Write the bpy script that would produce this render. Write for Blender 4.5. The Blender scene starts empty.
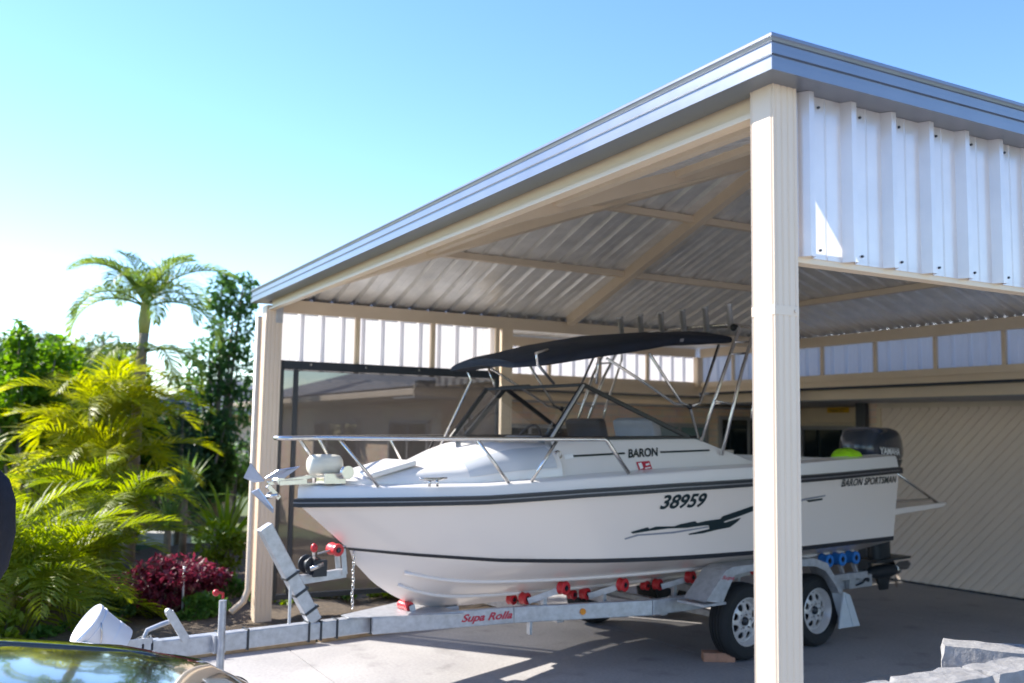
import bpy, bmesh, math, random
from mathutils import Vector, Matrix
import numpy as np
R = math.radians
PI = math.pi
random.seed(7)
sc = bpy.context.scene
COL = sc.collection

# ------------------------------------------------------------------ materials
def mat(name, col, rough=.5, metal=0., var=0., vscale=6., bump=0., bscale=40., spec=None, coat=0., col2=None, detail=4., transl=0., wear=None):
    m = bpy.data.materials.new(name); m.use_nodes = True
    nt = m.node_tree; N = nt.nodes; L = nt.links
    b = N['Principled BSDF']
    b.inputs['Base Color'].default_value = (*col, 1); b.inputs['Roughness'].default_value = rough
    b.inputs['Metallic'].default_value = metal
    if spec is not None: b.inputs['Specular IOR Level'].default_value = spec
    if coat: b.inputs['Coat Weight'].default_value = coat; b.inputs['Coat Roughness'].default_value = .04
    tc = N.new('ShaderNodeTexCoord')
    if var or col2:
        n = N.new('ShaderNodeTexNoise'); n.inputs['Scale'].default_value = vscale; n.inputs['Detail'].default_value = detail
        n.inputs['Roughness'].default_value = .6
        L.new(tc.outputs['Object'], n.inputs['Vector'])
        r = N.new('ShaderNodeValToRGB'); r.color_ramp.elements[0].position = .32; r.color_ramp.elements[1].position = .68
        c2 = col2 or tuple(min(1, c*(1+var)) for c in col); c1 = col if col2 else tuple(c*(1-var) for c in col)
        r.color_ramp.elements[0].color = (*c1, 1); r.color_ramp.elements[1].color = (*c2, 1)
        L.new(n.outputs['Fac'], r.inputs['Fac']); L.new(r.outputs['Color'], b.inputs['Base Color'])
        rr = N.new('ShaderNodeMapRange'); rr.inputs['To Min'].default_value = max(.02, rough*.85); rr.inputs['To Max'].default_value = min(1, rough*1.15)
        L.new(n.outputs['Fac'], rr.inputs['Value']); L.new(rr.outputs['Result'], b.inputs['Roughness'])
    if bump:
        n2 = N.new('ShaderNodeTexNoise'); n2.inputs['Scale'].default_value = bscale; n2.inputs['Detail'].default_value = 5
        L.new(tc.outputs['Object'], n2.inputs['Vector'])
        bp = N.new('ShaderNodeBump'); bp.inputs['Strength'].default_value = bump; bp.inputs['Distance'].default_value = .01
        L.new(n2.outputs['Fac'], bp.inputs['Height']); L.new(bp.outputs['Normal'], b.inputs['Normal'])
    if transl:
        t = N.new('ShaderNodeBsdfTranslucent'); mx = N.new('ShaderNodeMixShader'); mx.inputs['Fac'].default_value = transl
        src = b.inputs['Base Color'].links
        if src: L.new(src[0].from_socket, t.inputs['Color'])
        else: t.inputs['Color'].default_value = (*col, 1)
        out = N['Material Output']
        L.new(b.outputs[0], mx.inputs[1]); L.new(t.outputs[0], mx.inputs[2]); L.new(mx.outputs[0], out.inputs['Surface'])
    return m

def leaf_mat(name, c1, c2, c3=None, transl=.45, rough=.48, scale=5.):
    """leaf colours vary from leaf to leaf; light passes through"""
    m = bpy.data.materials.new(name); m.use_nodes = True
    nt = m.node_tree; N = nt.nodes; L = nt.links; b = N['Principled BSDF']; b.inputs['Roughness'].default_value = rough
    tc = N.new('ShaderNodeTexCoord'); n = N.new('ShaderNodeTexNoise'); n.inputs['Scale'].default_value = scale; n.inputs['Detail'].default_value = 6
    n.inputs['Roughness'].default_value = .75
    L.new(tc.outputs['Object'], n.inputs['Vector'])
    r = N.new('ShaderNodeValToRGB'); e = r.color_ramp.elements
    e[0].position = .33; e[0].color = (*c1, 1); e[1].position = .66; e[1].color = (*c2, 1)
    if c3: k = e.new(.78); k.color = (*c3, 1)
    L.new(n.outputs['Fac'], r.inputs['Fac']); L.new(r.outputs['Color'], b.inputs['Base Color'])
    t = N.new('ShaderNodeBsdfTranslucent'); mx = N.new('ShaderNodeMixShader'); mx.inputs['Fac'].default_value = transl
    hs = N.new('ShaderNodeHueSaturation'); hs.inputs['Value'].default_value = 1.5; hs.inputs['Saturation'].default_value = 1.1
    L.new(r.outputs['Color'], hs.inputs['Color']); L.new(hs.outputs['Color'], t.inputs['Color'])
    L.new(b.outputs[0], mx.inputs[1]); L.new(t.outputs[0], mx.inputs[2]); L.new(mx.outputs[0], N['Material Output'].inputs['Surface'])
    return m

def glass_mat(name, tint, fac, rough=.03):
    m = bpy.data.materials.new(name); m.use_nodes = True
    nt = m.node_tree; N = nt.nodes; L = nt.links
    N.remove(N['Principled BSDF'])
    tr = N.new('ShaderNodeBsdfTransparent'); tr.inputs['Color'].default_value = (*tint, 1)
    gl = N.new('ShaderNodeBsdfGlossy'); gl.inputs['Roughness'].default_value = rough
    fr = N.new('ShaderNodeFresnel'); fr.inputs['IOR'].default_value = 1.5
    mth = N.new('ShaderNodeMath'); mth.operation = 'ADD'; mth.inputs[1].default_value = fac; mth.use_clamp = True
    L.new(fr.outputs[0], mth.inputs[0])
    mx = N.new('ShaderNodeMixShader'); L.new(mth.outputs[0], mx.inputs['Fac']); L.new(tr.outputs[0], mx.inputs[1]); L.new(gl.outputs[0], mx.inputs[2])
    L.new(mx.outputs[0], N['Material Output'].inputs['Surface'])
    return m

M = {}
M['cream'] = mat('cream_paint', (.72, .585, .42), .42, var=.03, vscale=3, bump=.03, bscale=60)
M['postcream'] = mat('pale_cream_paint', (.70, .565, .43), .40, var=.025, vscale=2.5, bump=.03, bscale=60)
M['gutter'] = mat('silver_grey_colour_steel', (.22, .24, .28), .30, .6, var=.04, vscale=4)
M['roofsheet'] = mat('galvanised_roof_sheet', (.82, .80, .75), .34, .40, var=.12, vscale=5, detail=8)
M['cladding'] = mat('translucent_white_sheet', (.77, .74, .73), .22, 0, var=.03, vscale=3, transl=.48, coat=.5)
M['cladding_front'] = mat('translucent_white_sheet_warm_bounce', (.78, .735, .73), .24, .35, var=.05, vscale=5, transl=.30, coat=.5)  # same sheet as the other walls, warm bounce light put into its tint
M['gelcoat'] = mat('white_gelcoat', (.78, .68, .61), .28, 0, coat=.45)
M['deckwhite'] = mat('white_deck_gelcoat', (.78, .75, .73), .28, 0, coat=.3)
M['black'] = mat('black_vinyl', (.012, .014, .02), .45, 0, var=.15, vscale=20)
M['navy'] = mat('navy_canvas', (.011, .016, .030), .75, 0, var=.25, vscale=12, bump=.5, bscale=14)
M['inlay'] = mat('grey_rail_inlay', (.22, .22, .24), .35, .3)
M['steel'] = mat('stainless_steel', (.66, .63, .60), .25, 1., var=.04, vscale=15)
M['alu'] = mat('aluminium_frame', (.60, .59, .57), .45, .6, var=.05, vscale=15)
M['blackframe'] = mat('black_anodised_frame', (.02, .02, .022), .4, .3)
M['gal'] = mat('galvanised_steel', (.47, .48, .50), .42, .5, var=.16, vscale=22, bump=.08, bscale=70, detail=6)
M['rubber'] = mat('tyre_rubber', (.018, .019, .02), .8, 0, var=.25, vscale=25, bump=.25, bscale=80)
M['red'] = mat('red_polyurethane', (.55, .025, .03), .38, 0, var=.12, vscale=12)
M['blue'] = mat('blue_polyurethane', (.015, .17, .52), .4, 0, var=.12, vscale=12)
M['rim'] = mat('white_wheel_paint', (.62, .58, .55), .35, .25, var=.06, vscale=15)
M['mud'] = mat('white_mudflap', (.55, .58, .60), .5, 0, var=.06, vscale=6)
M['motor'] = mat('dark_blue_grey_cowl', (.035, .048, .075), .22, .2, coat=.5)
M['motorleg'] = mat('dark_gearcase', (.03, .037, .045), .4, .3, var=.2, vscale=12)
M['lettering'] = mat('white_lettering', (.85, .86, .87), .4)
M['decal'] = mat('dark_green_black_vinyl', (.010, .022, .024), .3)
M['decalgrey'] = mat('grey_vinyl', (.25, .25, .28), .3)
M['redvinyl'] = mat('red_vinyl', (.5, .03, .06), .4)
M['pinkvinyl'] = mat('faded_red_vinyl', (.62, .17, .17), .5, col2=(.6, .32, .32), vscale=60)
M['orange'] = mat('orange_reflector', (.75, .27, .02), .25)
M['greyvinyl'] = mat('grey_upholstery', (.42, .43, .46), .6, var=.06, vscale=8, bump=.15, bscale=50)
M['darkvinyl'] = mat('charcoal_upholstery', (.06, .06, .07), .6, var=.1, vscale=8)
M['windglass'] = glass_mat('windscreen_acrylic', (.90, .91, .92), .02)
M['tint'] = mat('sky_tinted_cabin_window', (.55, .58, .63), .06, 0, coat=1.)  # reflected sky is put into the pane's pale blue colour
M['houseglass'] = mat('dark_window_glass', (.012, .022, .028), .06, 0, coat=.5)
M['tealglass'] = mat('pale_teal_glass', (.16, .26, .27), .1, 0, coat=.4)
M['charcoal'] = mat('charcoal_gutter_paint', (.025, .032, .042), .4)
M['door'] = mat('beige_garage_door', (.76, .635, .535), .5, var=.03, vscale=2)
M['render'] = mat('cream_render', (.68, .58, .45), .75, var=.05, vscale=4, bump=.2, bscale=60)
M['limestone'] = mat('limestone', (.25, .245, .245), .9, var=.22, vscale=14, bump=1.0, bscale=26, detail=8)
M['timber'] = mat('weathered_timber', (.26, .17, .095), .8, col2=(.40, .29, .17), vscale=9, bump=.4, bscale=30)
M['clay'] = mat('terracotta_brick', (.42, .21, .13), .85, var=.15, vscale=18, bump=.5, bscale=50)
M['bucket'] = mat('white_bucket_plastic', (.74, .73, .75), .42, var=.02, vscale=6)
M['cyan'] = mat('cyan_plastic', (.02, .30, .45), .35)
M['lime'] = mat('lime_fabric', (.38, .80, .01), .6, var=.08, vscale=20)
M['yellow'] = mat('yellow_sign', (.72, .42, .02), .5, var=.05, vscale=30)
M['carpaint'] = mat('dark_bronze_car_paint', (.11, .10, .07), .12, .75, coat=1.)
M['carglass'] = mat('car_glass', (.01, .012, .014), .05, 0, coat=.6)
M['greyplastic'] = mat('grey_plastic', (.30, .30, .31), .5, var=.05, vscale=12)
M['coverfab'] = mat('dark_navy_cover', (.014, .016, .026), .85, var=.3, vscale=14, bump=.6, bscale=18)
M['soil'] = mat('bark_mulch', (.05, .035, .022), .95, col2=(.13, .095, .06), vscale=28, bump=1., bscale=30, detail=8)
M['grassland'] = mat('garden_grass', (.045, .075, .02), .95, col2=(.10, .13, .04), vscale=3, bump=.6, bscale=30, detail=8)
M['lawn'] = mat('lawn', (.03, .075, .02), .95, col2=(.05, .11, .03), vscale=14, bump=.8, bscale=60)
M['bark'] = mat('palm_bark', (.17, .14, .10), .9, col2=(.28, .24, .18), vscale=9, bump=.8, bscale=20)
M['cane'] = mat('yellow_green_cane', (.25, .27, .06), .6, col2=(.36, .33, .10), vscale=7)
M['tile'] = mat('grey_roof_tile', (.14, .145, .16), .7, var=.18, vscale=6, bump=.4, bscale=18)
M['paver'] = mat('pool_paver', (.55, .55, .53), .8, var=.08, vscale=6, bump=.3, bscale=40)

def brick_mat():
    m = bpy.data.materials.new('face_brick'); m.use_nodes = True; nt = m.node_tree; N = nt.nodes; L = nt.links; b = N['Principled BSDF']
    b.inputs['Roughness'].default_value = .85
    tc = N.new('ShaderNodeTexCoord'); sp = N.new('ShaderNodeSeparateXYZ'); L.new(tc.outputs['Object'], sp.inputs[0])
    ad = N.new('ShaderNodeMath'); ad.operation = 'ADD'; L.new(sp.outputs['X'], ad.inputs[0]); L.new(sp.outputs['Y'], ad.inputs[1])
    cb = N.new('ShaderNodeCombineXYZ'); L.new(ad.outputs[0], cb.inputs['X']); L.new(sp.outputs['Z'], cb.inputs['Y'])
    br = N.new('ShaderNodeTexBrick'); L.new(cb.outputs[0], br.inputs['Vector'])
    br.inputs['Color1'].default_value = (.74, .47, .28, 1); br.inputs['Color2'].default_value = (.80, .57, .37, 1); br.inputs['Mortar'].default_value = (.62, .54, .44, 1)
    br.inputs['Scale'].default_value = 1.; br.inputs['Brick Width'].default_value = .24; br.inputs['Row Height'].default_value = .086; br.inputs['Mortar Size'].default_value = .006
    n = N.new('ShaderNodeTexNoise'); n.inputs['Scale'].default_value = 4; L.new(cb.outputs[0], n.inputs['Vector'])
    mx = N.new('ShaderNodeMixRGB'); mx.blend_type = 'OVERLAY'; mx.inputs['Fac'].default_value = .35
    L.new(br.outputs['Color'], mx.inputs[1]); L.new(n.outputs['Color'], mx.inputs[2]); 
    hs = N.new('ShaderNodeHueSaturation'); hs.inputs['Saturation'].default_value = .8; L.new(mx.outputs[0], hs.inputs['Color']); L.new(hs.outputs[0], b.inputs['Base Color'])
    bp = N.new('ShaderNodeBump'); bp.inputs['Strength'].default_value = .5; bp.inputs['Distance'].default_value = .008; bp.invert = True
    L.new(br.outputs['Fac'], bp.inputs['Height']); L.new(bp.outputs['Normal'], b.inputs['Normal'])
    return m
M['brick'] = brick_mat()

def concrete_mat():
    m = bpy.data.materials.new('driveway_concrete'); m.use_nodes = True; nt = m.node_tree; N = nt.nodes; L = nt.links; b = N['Principled BSDF']
    tc = N.new('ShaderNodeTexCoord')
    n1 = N.new('ShaderNodeTexNoise'); n1.inputs['Scale'].default_value = .9; n1.inputs['Detail'].default_value = 7; n1.inputs['Roughness'].default_value = .62
    n2 = N.new('ShaderNodeTexNoise'); n2.inputs['Scale'].default_value = 45; n2.inputs['Detail'].default_value = 6
    n3 = N.new('ShaderNodeTexNoise'); n3.inputs['Scale'].default_value = 3.2; n3.inputs['Detail'].default_value = 5
    for n in (n1, n2, n3): L.new(tc.outputs['Object'], n.inputs['Vector'])
    r = N.new('ShaderNodeValToRGB'); r.color_ramp.elements[0].position = .3; r.color_ramp.elements[1].position = .7
    r.color_ramp.elements[0].color = (.305, .292, .288, 1); r.color_ramp.elements[1].color = (.415, .397, .385, 1)
    L.new(n1.outputs['Fac'], r.inputs['Fac'])
    mx = N.new('ShaderNodeMixRGB'); mx.blend_type = 'OVERLAY'; mx.inputs['Fac'].default_value = .30; L.new(r.outputs[0], mx.inputs[1]); L.new(n2.outputs['Fac'], mx.inputs[2])
    # darker oil and tyre stains
    r3 = N.new('ShaderNodeValToRGB'); r3.color_ramp.elements[0].position = .28; r3.color_ramp.elements[1].position = .42
    r3.color_ramp.elements[0].color = (.66, .65, .65, 1); r3.color_ramp.elements[1].color = (1, 1, 1, 1)
    L.new(n3.outputs['Fac'], r3.inputs['Fac'])
    mu = N.new('ShaderNodeMixRGB'); mu.blend_type = 'MULTIPLY'; mu.inputs['Fac'].default_value = .8; L.new(mx.outputs[0], mu.inputs[1]); L.new(r3.outputs[0], mu.inputs[2])
    L.new(mu.outputs[0], b.inputs['Base Color'])
    rr = N.new('ShaderNodeMapRange'); rr.inputs['To Min'].default_value = .55; rr.inputs['To Max'].default_value = .85; L.new(n1.outputs['Fac'], rr.inputs['Value']); L.new(rr.outputs[0], b.inputs['Roughness'])
    bp = N.new('ShaderNodeBump'); bp.inputs['Strength'].default_value = .25; bp.inputs['Distance'].default_value = .004; L.new(n2.outputs['Fac'], bp.inputs['Height']); L.new(bp.outputs['Normal'], b.inputs['Normal'])
    return m
M['concrete'] = concrete_mat()

def mesh_mat(name='shade_mesh', dens=.84):
    """open weave shade cloth: part of it lets you look through"""
    m = bpy.data.materials.new(name); m.use_nodes = True; nt = m.node_tree; N = nt.nodes; L = nt.links; b = N['Principled BSDF']
    b.inputs['Base Color'].default_value = (.085, .072, .065, 1); b.inputs['Roughness'].default_value = .8
    tr = N.new('ShaderNodeBsdfTransparent'); mx = N.new('ShaderNodeMixShader')
    tc = N.new('ShaderNodeTexCoord'); n = N.new('ShaderNodeTexNoise'); n.inputs['Scale'].default_value = 2.2; n.inputs['Detail'].default_value = 3
    L.new(tc.outputs['Object'], n.inputs['Vector'])
    mr = N.new('ShaderNodeMapRange'); mr.inputs['To Min'].default_value = dens-.06; mr.inputs['To Max'].default_value = dens+.06; L.new(n.outputs['Fac'], mr.inputs['Value'])
    L.new(mr.outputs[0], mx.inputs['Fac']); tl = N.new('ShaderNodeBsdfTranslucent'); tl.inputs['Color'].default_value = (.07, .058, .05, 1); m2 = N.new('ShaderNodeMixShader'); m2.inputs['Fac'].default_value = .25; L.new(b.outputs[0], m2.inputs[1]); L.new(tl.outputs[0], m2.inputs[2])
    L.new(tr.outputs[0], mx.inputs[1]); L.new(m2.outputs[0], mx.inputs[2]); L.new(mx.outputs[0], N['Material Output'].inputs['Surface'])
    return m
M['mesh'] = mesh_mat()
M['fencemesh'] = mesh_mat('dark_fence_mesh', .85)

M['l_cane'] = leaf_mat('golden_cane_leaf', (.13, .20, .012), (.33, .36, .015), (.46, .28, .06), .60)
M['l_gold'] = leaf_mat('yellow_palm_leaf', (.20, .25, .015), (.42, .40, .02), (.58, .44, .05), .60)
M['l_queen'] = leaf_mat('queen_palm_leaf', (.08, .15, .04), (.22, .27, .03), (.42, .38, .05), .55)
M['l_shrub'] = leaf_mat('broad_green_leaf', (.05, .13, .015), (.17, .28, .025), (.32, .38, .06), .55)
M['l_dark'] = leaf_mat('dark_green_leaf', (.03, .08, .025), (.075, .15, .04), (.16, .24, .08), .4)
M['l_tree'] = leaf_mat('tree_leaf', (.04, .10, .03), (.10, .19, .045), (.22, .28, .07), .5)
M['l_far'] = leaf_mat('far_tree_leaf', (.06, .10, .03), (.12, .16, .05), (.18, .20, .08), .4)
M['l_con'] = leaf_mat('conifer_leaf', (.018, .05, .028), (.045, .095, .045), None, .25)
M['l_purple'] = leaf_mat('burgundy_leaf', (.09, .016, .030), (.26, .045, .075), (.62, .27, .30), .45)
M['l_yucca'] = leaf_mat('yucca_leaf', (.08, .17, .045), (.20, .30, .07), (.34, .40, .12), .4)
M['l_lime'] = leaf_mat('lime_leaf', (.12, .19, .015), (.25, .32, .03), (.36, .36, .06), .5)
M['l_box'] = leaf_mat('box_hedge_leaf', (.06, .16, .03), (.15, .28, .05), (.28, .38, .08), .5)

# ------------------------------------------------------------------ mesh builder
class MB:
    def __init__(s): s.v = []; s.f = []; s.mi = []; s.cur = 0
    def add(s, vs, fs):
        o = len(s.v); s.v += [tuple(v) for v in vs]; s.f += [tuple(i+o for i in f) for f in fs]; s.mi += [s.cur]*len(fs); return s
    def box(s, x0, x1, y0, y1, z0, z1):
        return s.add([(x0,y0,z0),(x1,y0,z0),(x1,y1,z0),(x0,y1,z0),(x0,y0,z1),(x1,y0,z1),(x1,y1,z1),(x0,y1,z1)],
                     [(0,3,2,1),(4,5,6,7),(0,1,5,4),(1,2,6,5),(2,3,7,6),(3,0,4,7)])
    def obox(s, c, ax, hs):
        c = Vector(c); X, Y, Z = [Vector(a).normalized()*h for a, h in zip(ax, hs)]
        vs = [c+sx*X+sy*Y+sz*Z for sz in (-1,1) for sx, sy in ((-1,-1),(1,-1),(1,1),(-1,1))]
        return s.add(vs, [(0,3,2,1),(4,5,6,7),(0,1,5,4),(1,2,6,5),(2,3,7,6),(3,0,4,7)])
    def bar(s, p, q, w, h, up=(0,0,1)):
        p, q = Vector(p), Vector(q); d = (q-p); L = d.length; d.normalize(); up = Vector(up)
        sd = d.cross(up)
        if sd.length < 1e-4: sd = d.cross(Vector((1,0,0)))
        sd.normalize(); u = sd.cross(d)
        return s.obox((p+q)/2, (d, sd, u), (L/2, w/2, h/2))
    def tube(s, pts, r, seg=8, cap=True, closed=False):
        P = [Vector(p) for p in pts]; n = len(P); rr = [float(q) for q in r] if isinstance(r, (list, tuple)) else [float(r)]*n
        rings = []; prev = None
        for i in range(n):
            if closed: t = P[(i+1) % n]-P[i-1]
            else: t = (P[min(i+1, n-1)]-P[max(i-1, 0)])
            if t.length < 1e-9: t = Vector((0,0,1))
            t.normalize()
            if prev is None:
                a = Vector((0,0,1)) if abs(t.z) < .9 else Vector((1,0,0)); u = t.cross(a).normalized()
            else:
                u = prev - t*prev.dot(t); u.normalize()
            prev = u; w = t.cross(u)
            rings.append([P[i]+rr[i]*(math.cos(2*PI*k/seg)*u+math.sin(2*PI*k/seg)*w) for k in range(seg)])
        vs = [v for r_ in rings for v in r_]; fs = []
        m = n if closed else n-1
        for i in range(m):
            j = (i+1) % n
            for k in range(seg): fs.append((i*seg+k, i*seg+(k+1) % seg, j*seg+(k+1) % seg, j*seg+k))
        if cap and not closed: fs += [tuple(range(seg))[::-1], tuple((n-1)*seg+k for k in range(seg))]
        return s.add(vs, fs)
    def lathe(s, prof, c, axis=(0,0,1), seg=32, cap=True):
        """prof: list of (radius, height along axis)"""
        A = Vector(axis).normalized(); a = Vector((0,0,1)) if abs(A.z) < .9 else Vector((1,0,0)); U = A.cross(a).normalized(); W = A.cross(U); c = Vector(c)
        vs = []; fs = []; n = len(prof)
        for r, h in prof:
            for k in range(seg): vs.append(c+A*h+r*(math.cos(2*PI*k/seg)*U+math.sin(2*PI*k/seg)*W))
        for i in range(n-1):
            for k in range(seg): fs.append((i*seg+k, i*seg+(k+1) % seg, (i+1)*seg+(k+1) % seg, (i+1)*seg+k))
        if cap: fs += [tuple(range(seg))[::-1], tuple((n-1)*seg+k for k in range(seg))]
        return s.add(vs, fs)
    def grid(s, rows, closed=False):
        n = len(rows); m = len(rows[0]); fs = []
        for i in range(n-1):
            for k in range(m-1 if not closed else m):
                fs.append((i*m+k, i*m+(k+1) % m, (i+1)*m+(k+1) % m, (i+1)*m+k))
        return s.add([v for r in rows for v in r], fs)
    def prism(s, poly, f0, f1):
        """poly list of 2D points; f0,f1 map a 2D point to the two faces"""
        n = len(poly); vs = [f0(p) for p in poly]+[f1(p) for p in poly]
        return s.add(vs, [tuple(range(n))[::-1], tuple(range(n, 2*n))]+[(i, (i+1) % n, n+(i+1) % n, n+i) for i in range(n)])
    def sphere(s, c, r, seg=16, rings=9, sc_=(1,1,1)):
        rows = []
        for i in range(rings+1):
            th = PI*i/rings
            rows.append([(c[0]+r*sc_[0]*math.sin(th)*math.cos(2*PI*k/seg), c[1]+r*sc_[1]*math.sin(th)*math.sin(2*PI*k/seg), c[2]+r*sc_[2]*math.cos(th)) for k in range(seg)])
        return s.grid(rows, closed=True)
    def build(s, name, m, parent=None, smooth=False, bevel=0., loc=None, normals=True, weld=False, auto=None):
        me = bpy.data.meshes.new(name); me.from_pydata(s.v, [], s.f)
        ms = m if isinstance(m, (list, tuple)) else [m]
        for x in ms: me.materials.append(M[x] if isinstance(x, str) else x)
        if len(ms) > 1: me.polygons.foreach_set('material_index', s.mi)
        if normals or weld:
            bm = bmesh.new(); bm.from_mesh(me)
            if weld: bmesh.ops.remove_doubles(bm, verts=bm.verts, dist=1e-4)
            if normals: bmesh.ops.recalc_face_normals(bm, faces=bm.faces)
            bm.to_mesh(me); bm.free()
        if smooth: me.polygons.foreach_set('use_smooth', [True]*len(me.polygons))
        if auto:
            me.set_sharp_from_angle(angle=R(auto))
        o = bpy.data.objects.new(name, me); COL.objects.link(o)
        if parent is not None: o.parent = parent
        if loc is not None: o.location = loc
        if bevel:
            b = o.modifiers.new('bevel', 'BEVEL'); b.width = bevel; b.segments = 2; b.limit_method = 'ANGLE'; b.angle_limit = R(40)
        return o

def empty(name, loc, label, cat, group=None, rz=0.):
    o = bpy.data.objects.new(name, None); COL.objects.link(o); o.location = loc; o.rotation_euler = (0, 0, rz); o.empty_display_size = .2
    return tag(o, label, cat, group)
def tag(o, label, cat, group=None):
    o['label'] = label; o['category'] = cat
    if group: o['group'] = group
    return o
def struct(o): o['kind'] = 'structure'; return o

def text_verts(body, size=1., shear=0., offset=0., spacing=1.):
    """letters as a flat triangulated mesh: verts (2D), faces"""
    cu = bpy.data.curves.new('t', 'FONT'); cu.body = body; cu.size = size; cu.shear = shear; cu.offset = offset; cu.space_character = spacing; cu.fill_mode = 'FRONT'; cu.resolution_u = 4
    o = bpy.data.objects.new('t', cu); COL.objects.link(o); bpy.context.view_layer.update()
    dg = bpy.context.evaluated_depsgraph_get(); me = bpy.data.meshes.new_from_object(o.evaluated_get(dg))
    vs = [(v.co.x, v.co.y) for v in me.vertices]; fs = [tuple(p.vertices) for p in me.polygons]
    bpy.data.objects.remove(o); bpy.data.curves.remove(cu); bpy.data.meshes.remove(me)
    xs = [v[0] for v in vs]; ys = [v[1] for v in vs]
    x0, x1, y0, y1 = min(xs), max(xs), min(ys), max(ys)
    return [((x-x0)/(x1-x0), (y-y0)/(y1-y0)) for x, y in vs], fs    # normalised to the unit square
def text_obj(name, body, f, m, parent, shear=0., offset=0., loc=None, spacing=1.):
    vs, fs = text_verts(body, 1., shear, offset, spacing)
    mb = MB(); mb.add([f(u, v) for u, v in vs], fs)
    return mb.build(name, m, parent, loc=loc, normals=False)

# ------------------------------------------------------------------ camera, light, sky
cam = bpy.data.cameras.new('Camera'); co = bpy.data.objects.new('Camera', cam); COL.objects.link(co); sc.camera = co
CAM = Vector((-2.09701, -2.16420, 1.63820))
r_ = Vector((.87598929, -.48207078, .01582799)); u_ = Vector((-.05930927, -.07509048, .99541139)); w_ = Vector((.47867021, .87290846, .09436973))
mw = Matrix.Identity(4)
for i, a in enumerate((r_, u_, -w_)):
    for k in range(3): mw[k][i] = a[k]
mw.translation = CAM; co.matrix_world = mw
cam.sensor_width = 36; cam.lens = 962.5/1024*36; cam.clip_end = 2000; cam.clip_start = .05
cam.dof.use_dof = True; cam.dof.focus_distance = 4.1; cam.dof.aperture_fstop = 2.2

SUN_EL, SUN_ROT = R(37), R(-38.5)
wd = bpy.data.worlds.new('World'); sc.world = wd; wd.use_nodes = True
sky = wd.node_tree.nodes.new('ShaderNodeTexSky'); sky.sky_type = 'NISHITA'; sky.sun_disc = False
sky.sun_elevation = SUN_EL; sky.sun_rotation = SUN_ROT; sky.air_density = 1.0; sky.dust_density = .05; sky.ozone_density = 3.0
bg = wd.node_tree.nodes['Background']; bg.inputs['Strength'].default_value = .098
hsv = wd.node_tree.nodes.new('ShaderNodeHueSaturation'); hsv.inputs['Hue'].default_value = .509; hsv.inputs['Saturation'].default_value = 1.16
wd.node_tree.links.new(sky.outputs[0], hsv.inputs['Color']); wd.node_tree.links.new(hsv.outputs[0], bg.inputs['Color'])
sl = bpy.data.lights.new('Sun', 'SUN'); sl.energy = 3.3; sl.angle = R(.53); sl.color = (1, .945, .86)
so = bpy.data.objects.new('Sun', sl); COL.objects.link(so)
sd = Vector((math.sin(SUN_ROT)*math.cos(SUN_EL), math.cos(SUN_ROT)*math.cos(SUN_EL), math.sin(SUN_EL)))
so.rotation_euler = sd.to_track_quat('Z', 'Y').to_euler(); so.location = sd*30
vs = sc.view_settings; vs.view_transform = 'Standard'; vs.look = 'None'; vs.exposure = 1.80; vs.gamma = 1; vs.use_curve_mapping = False
sc.cycles.max_bounces = 8; sc.cycles.diffuse_bounces = 5; sc.cycles.transparent_max_bounces = 16
sc.cycles.use_denoising = True

# ------------------------------------------------------------------ ground
W = 6.187
mb = MB(); mb.add([(-400,-400,-.02),(400,-400,-.02),(400,400,-.02),(-400,400,-.02)], [(0,1,2,3)]); struct(mb.build('ground', 'grassland'))
# driveway slab (polygon with the garden cut out) ; joints are real 6 mm gaps
EDGE = [(-9.0, 4.72), (-3.0, 4.95), (-.9, 5.10), (.3, 5.24), (1.95, 5.52), (2.75, 5.75), (2.75, 9.2)]
slab = MB()
xs = [-9.0, -3.0, -.9, .3, 1.95, 2.75]
def edge_y(x):
    for (a, b), (c, d) in zip(EDGE, EDGE[1:]):
        if a <= x <= c and c > a: return b+(d-b)*(x-a)/(c-a)
    return 4.70 if x < 0 else 9.2
def slab_piece(x0, x1, y0, y1f):
    k = [x for x in xs if x0 < x < x1]; X = [x0]+k+[x1]
    poly = [(x0, y0), (x1, y0)]+[(x, y1f(x)) for x in X[::-1]]
    n = len(poly)
    slab.add([(x, y, -.10) for x, y in poly]+[(x, y, 0) for x, y in poly], [tuple(range(n, 2*n))]+[(i, (i+1) % n, n+(i+1) % n, n+i) for i in range(n)])
g = .004
cuts = [-22.0, -9.0, -3.05, .02, 2.749]
for a, b in zip(cuts, cuts[1:]):
    slab_piece(a+g, b-g, -26, lambda x: -.6-g); slab_piece(a+g, b-g, -.6+g, lambda x: 2.6-g); slab_piece(a+g, b-g, 2.6+g, edge_y)  # unseen outer slabs extended to bounce more sunlight under the roof
for a, b in ((2.751, 5.6), (5.6, 9.3)):
    slab_piece(a+g, b-g, -26, lambda x: -.6-g); slab_piece(a+g, b-g, -.6+g, lambda x: 2.6-g); slab_piece(a+g, b-g, 2.6+g, lambda x: 5.9-g); slab_piece(a+g, b-g, 5.9+g, lambda x: 9.2)
struct(slab.build('driveway', 'concrete'))
mb = MB(); poly = [(-9, 4.7), (-3, 4.95), (-.9, 5.20), (.3, 5.36), (1.95, 5.50), (2.6, 5.7), (2.6, 8.2), (2.6, 11.6), (-9, 11.6)]
n_ = len(poly); bmv = [(x, y, .03) for x, y in poly]
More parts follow.
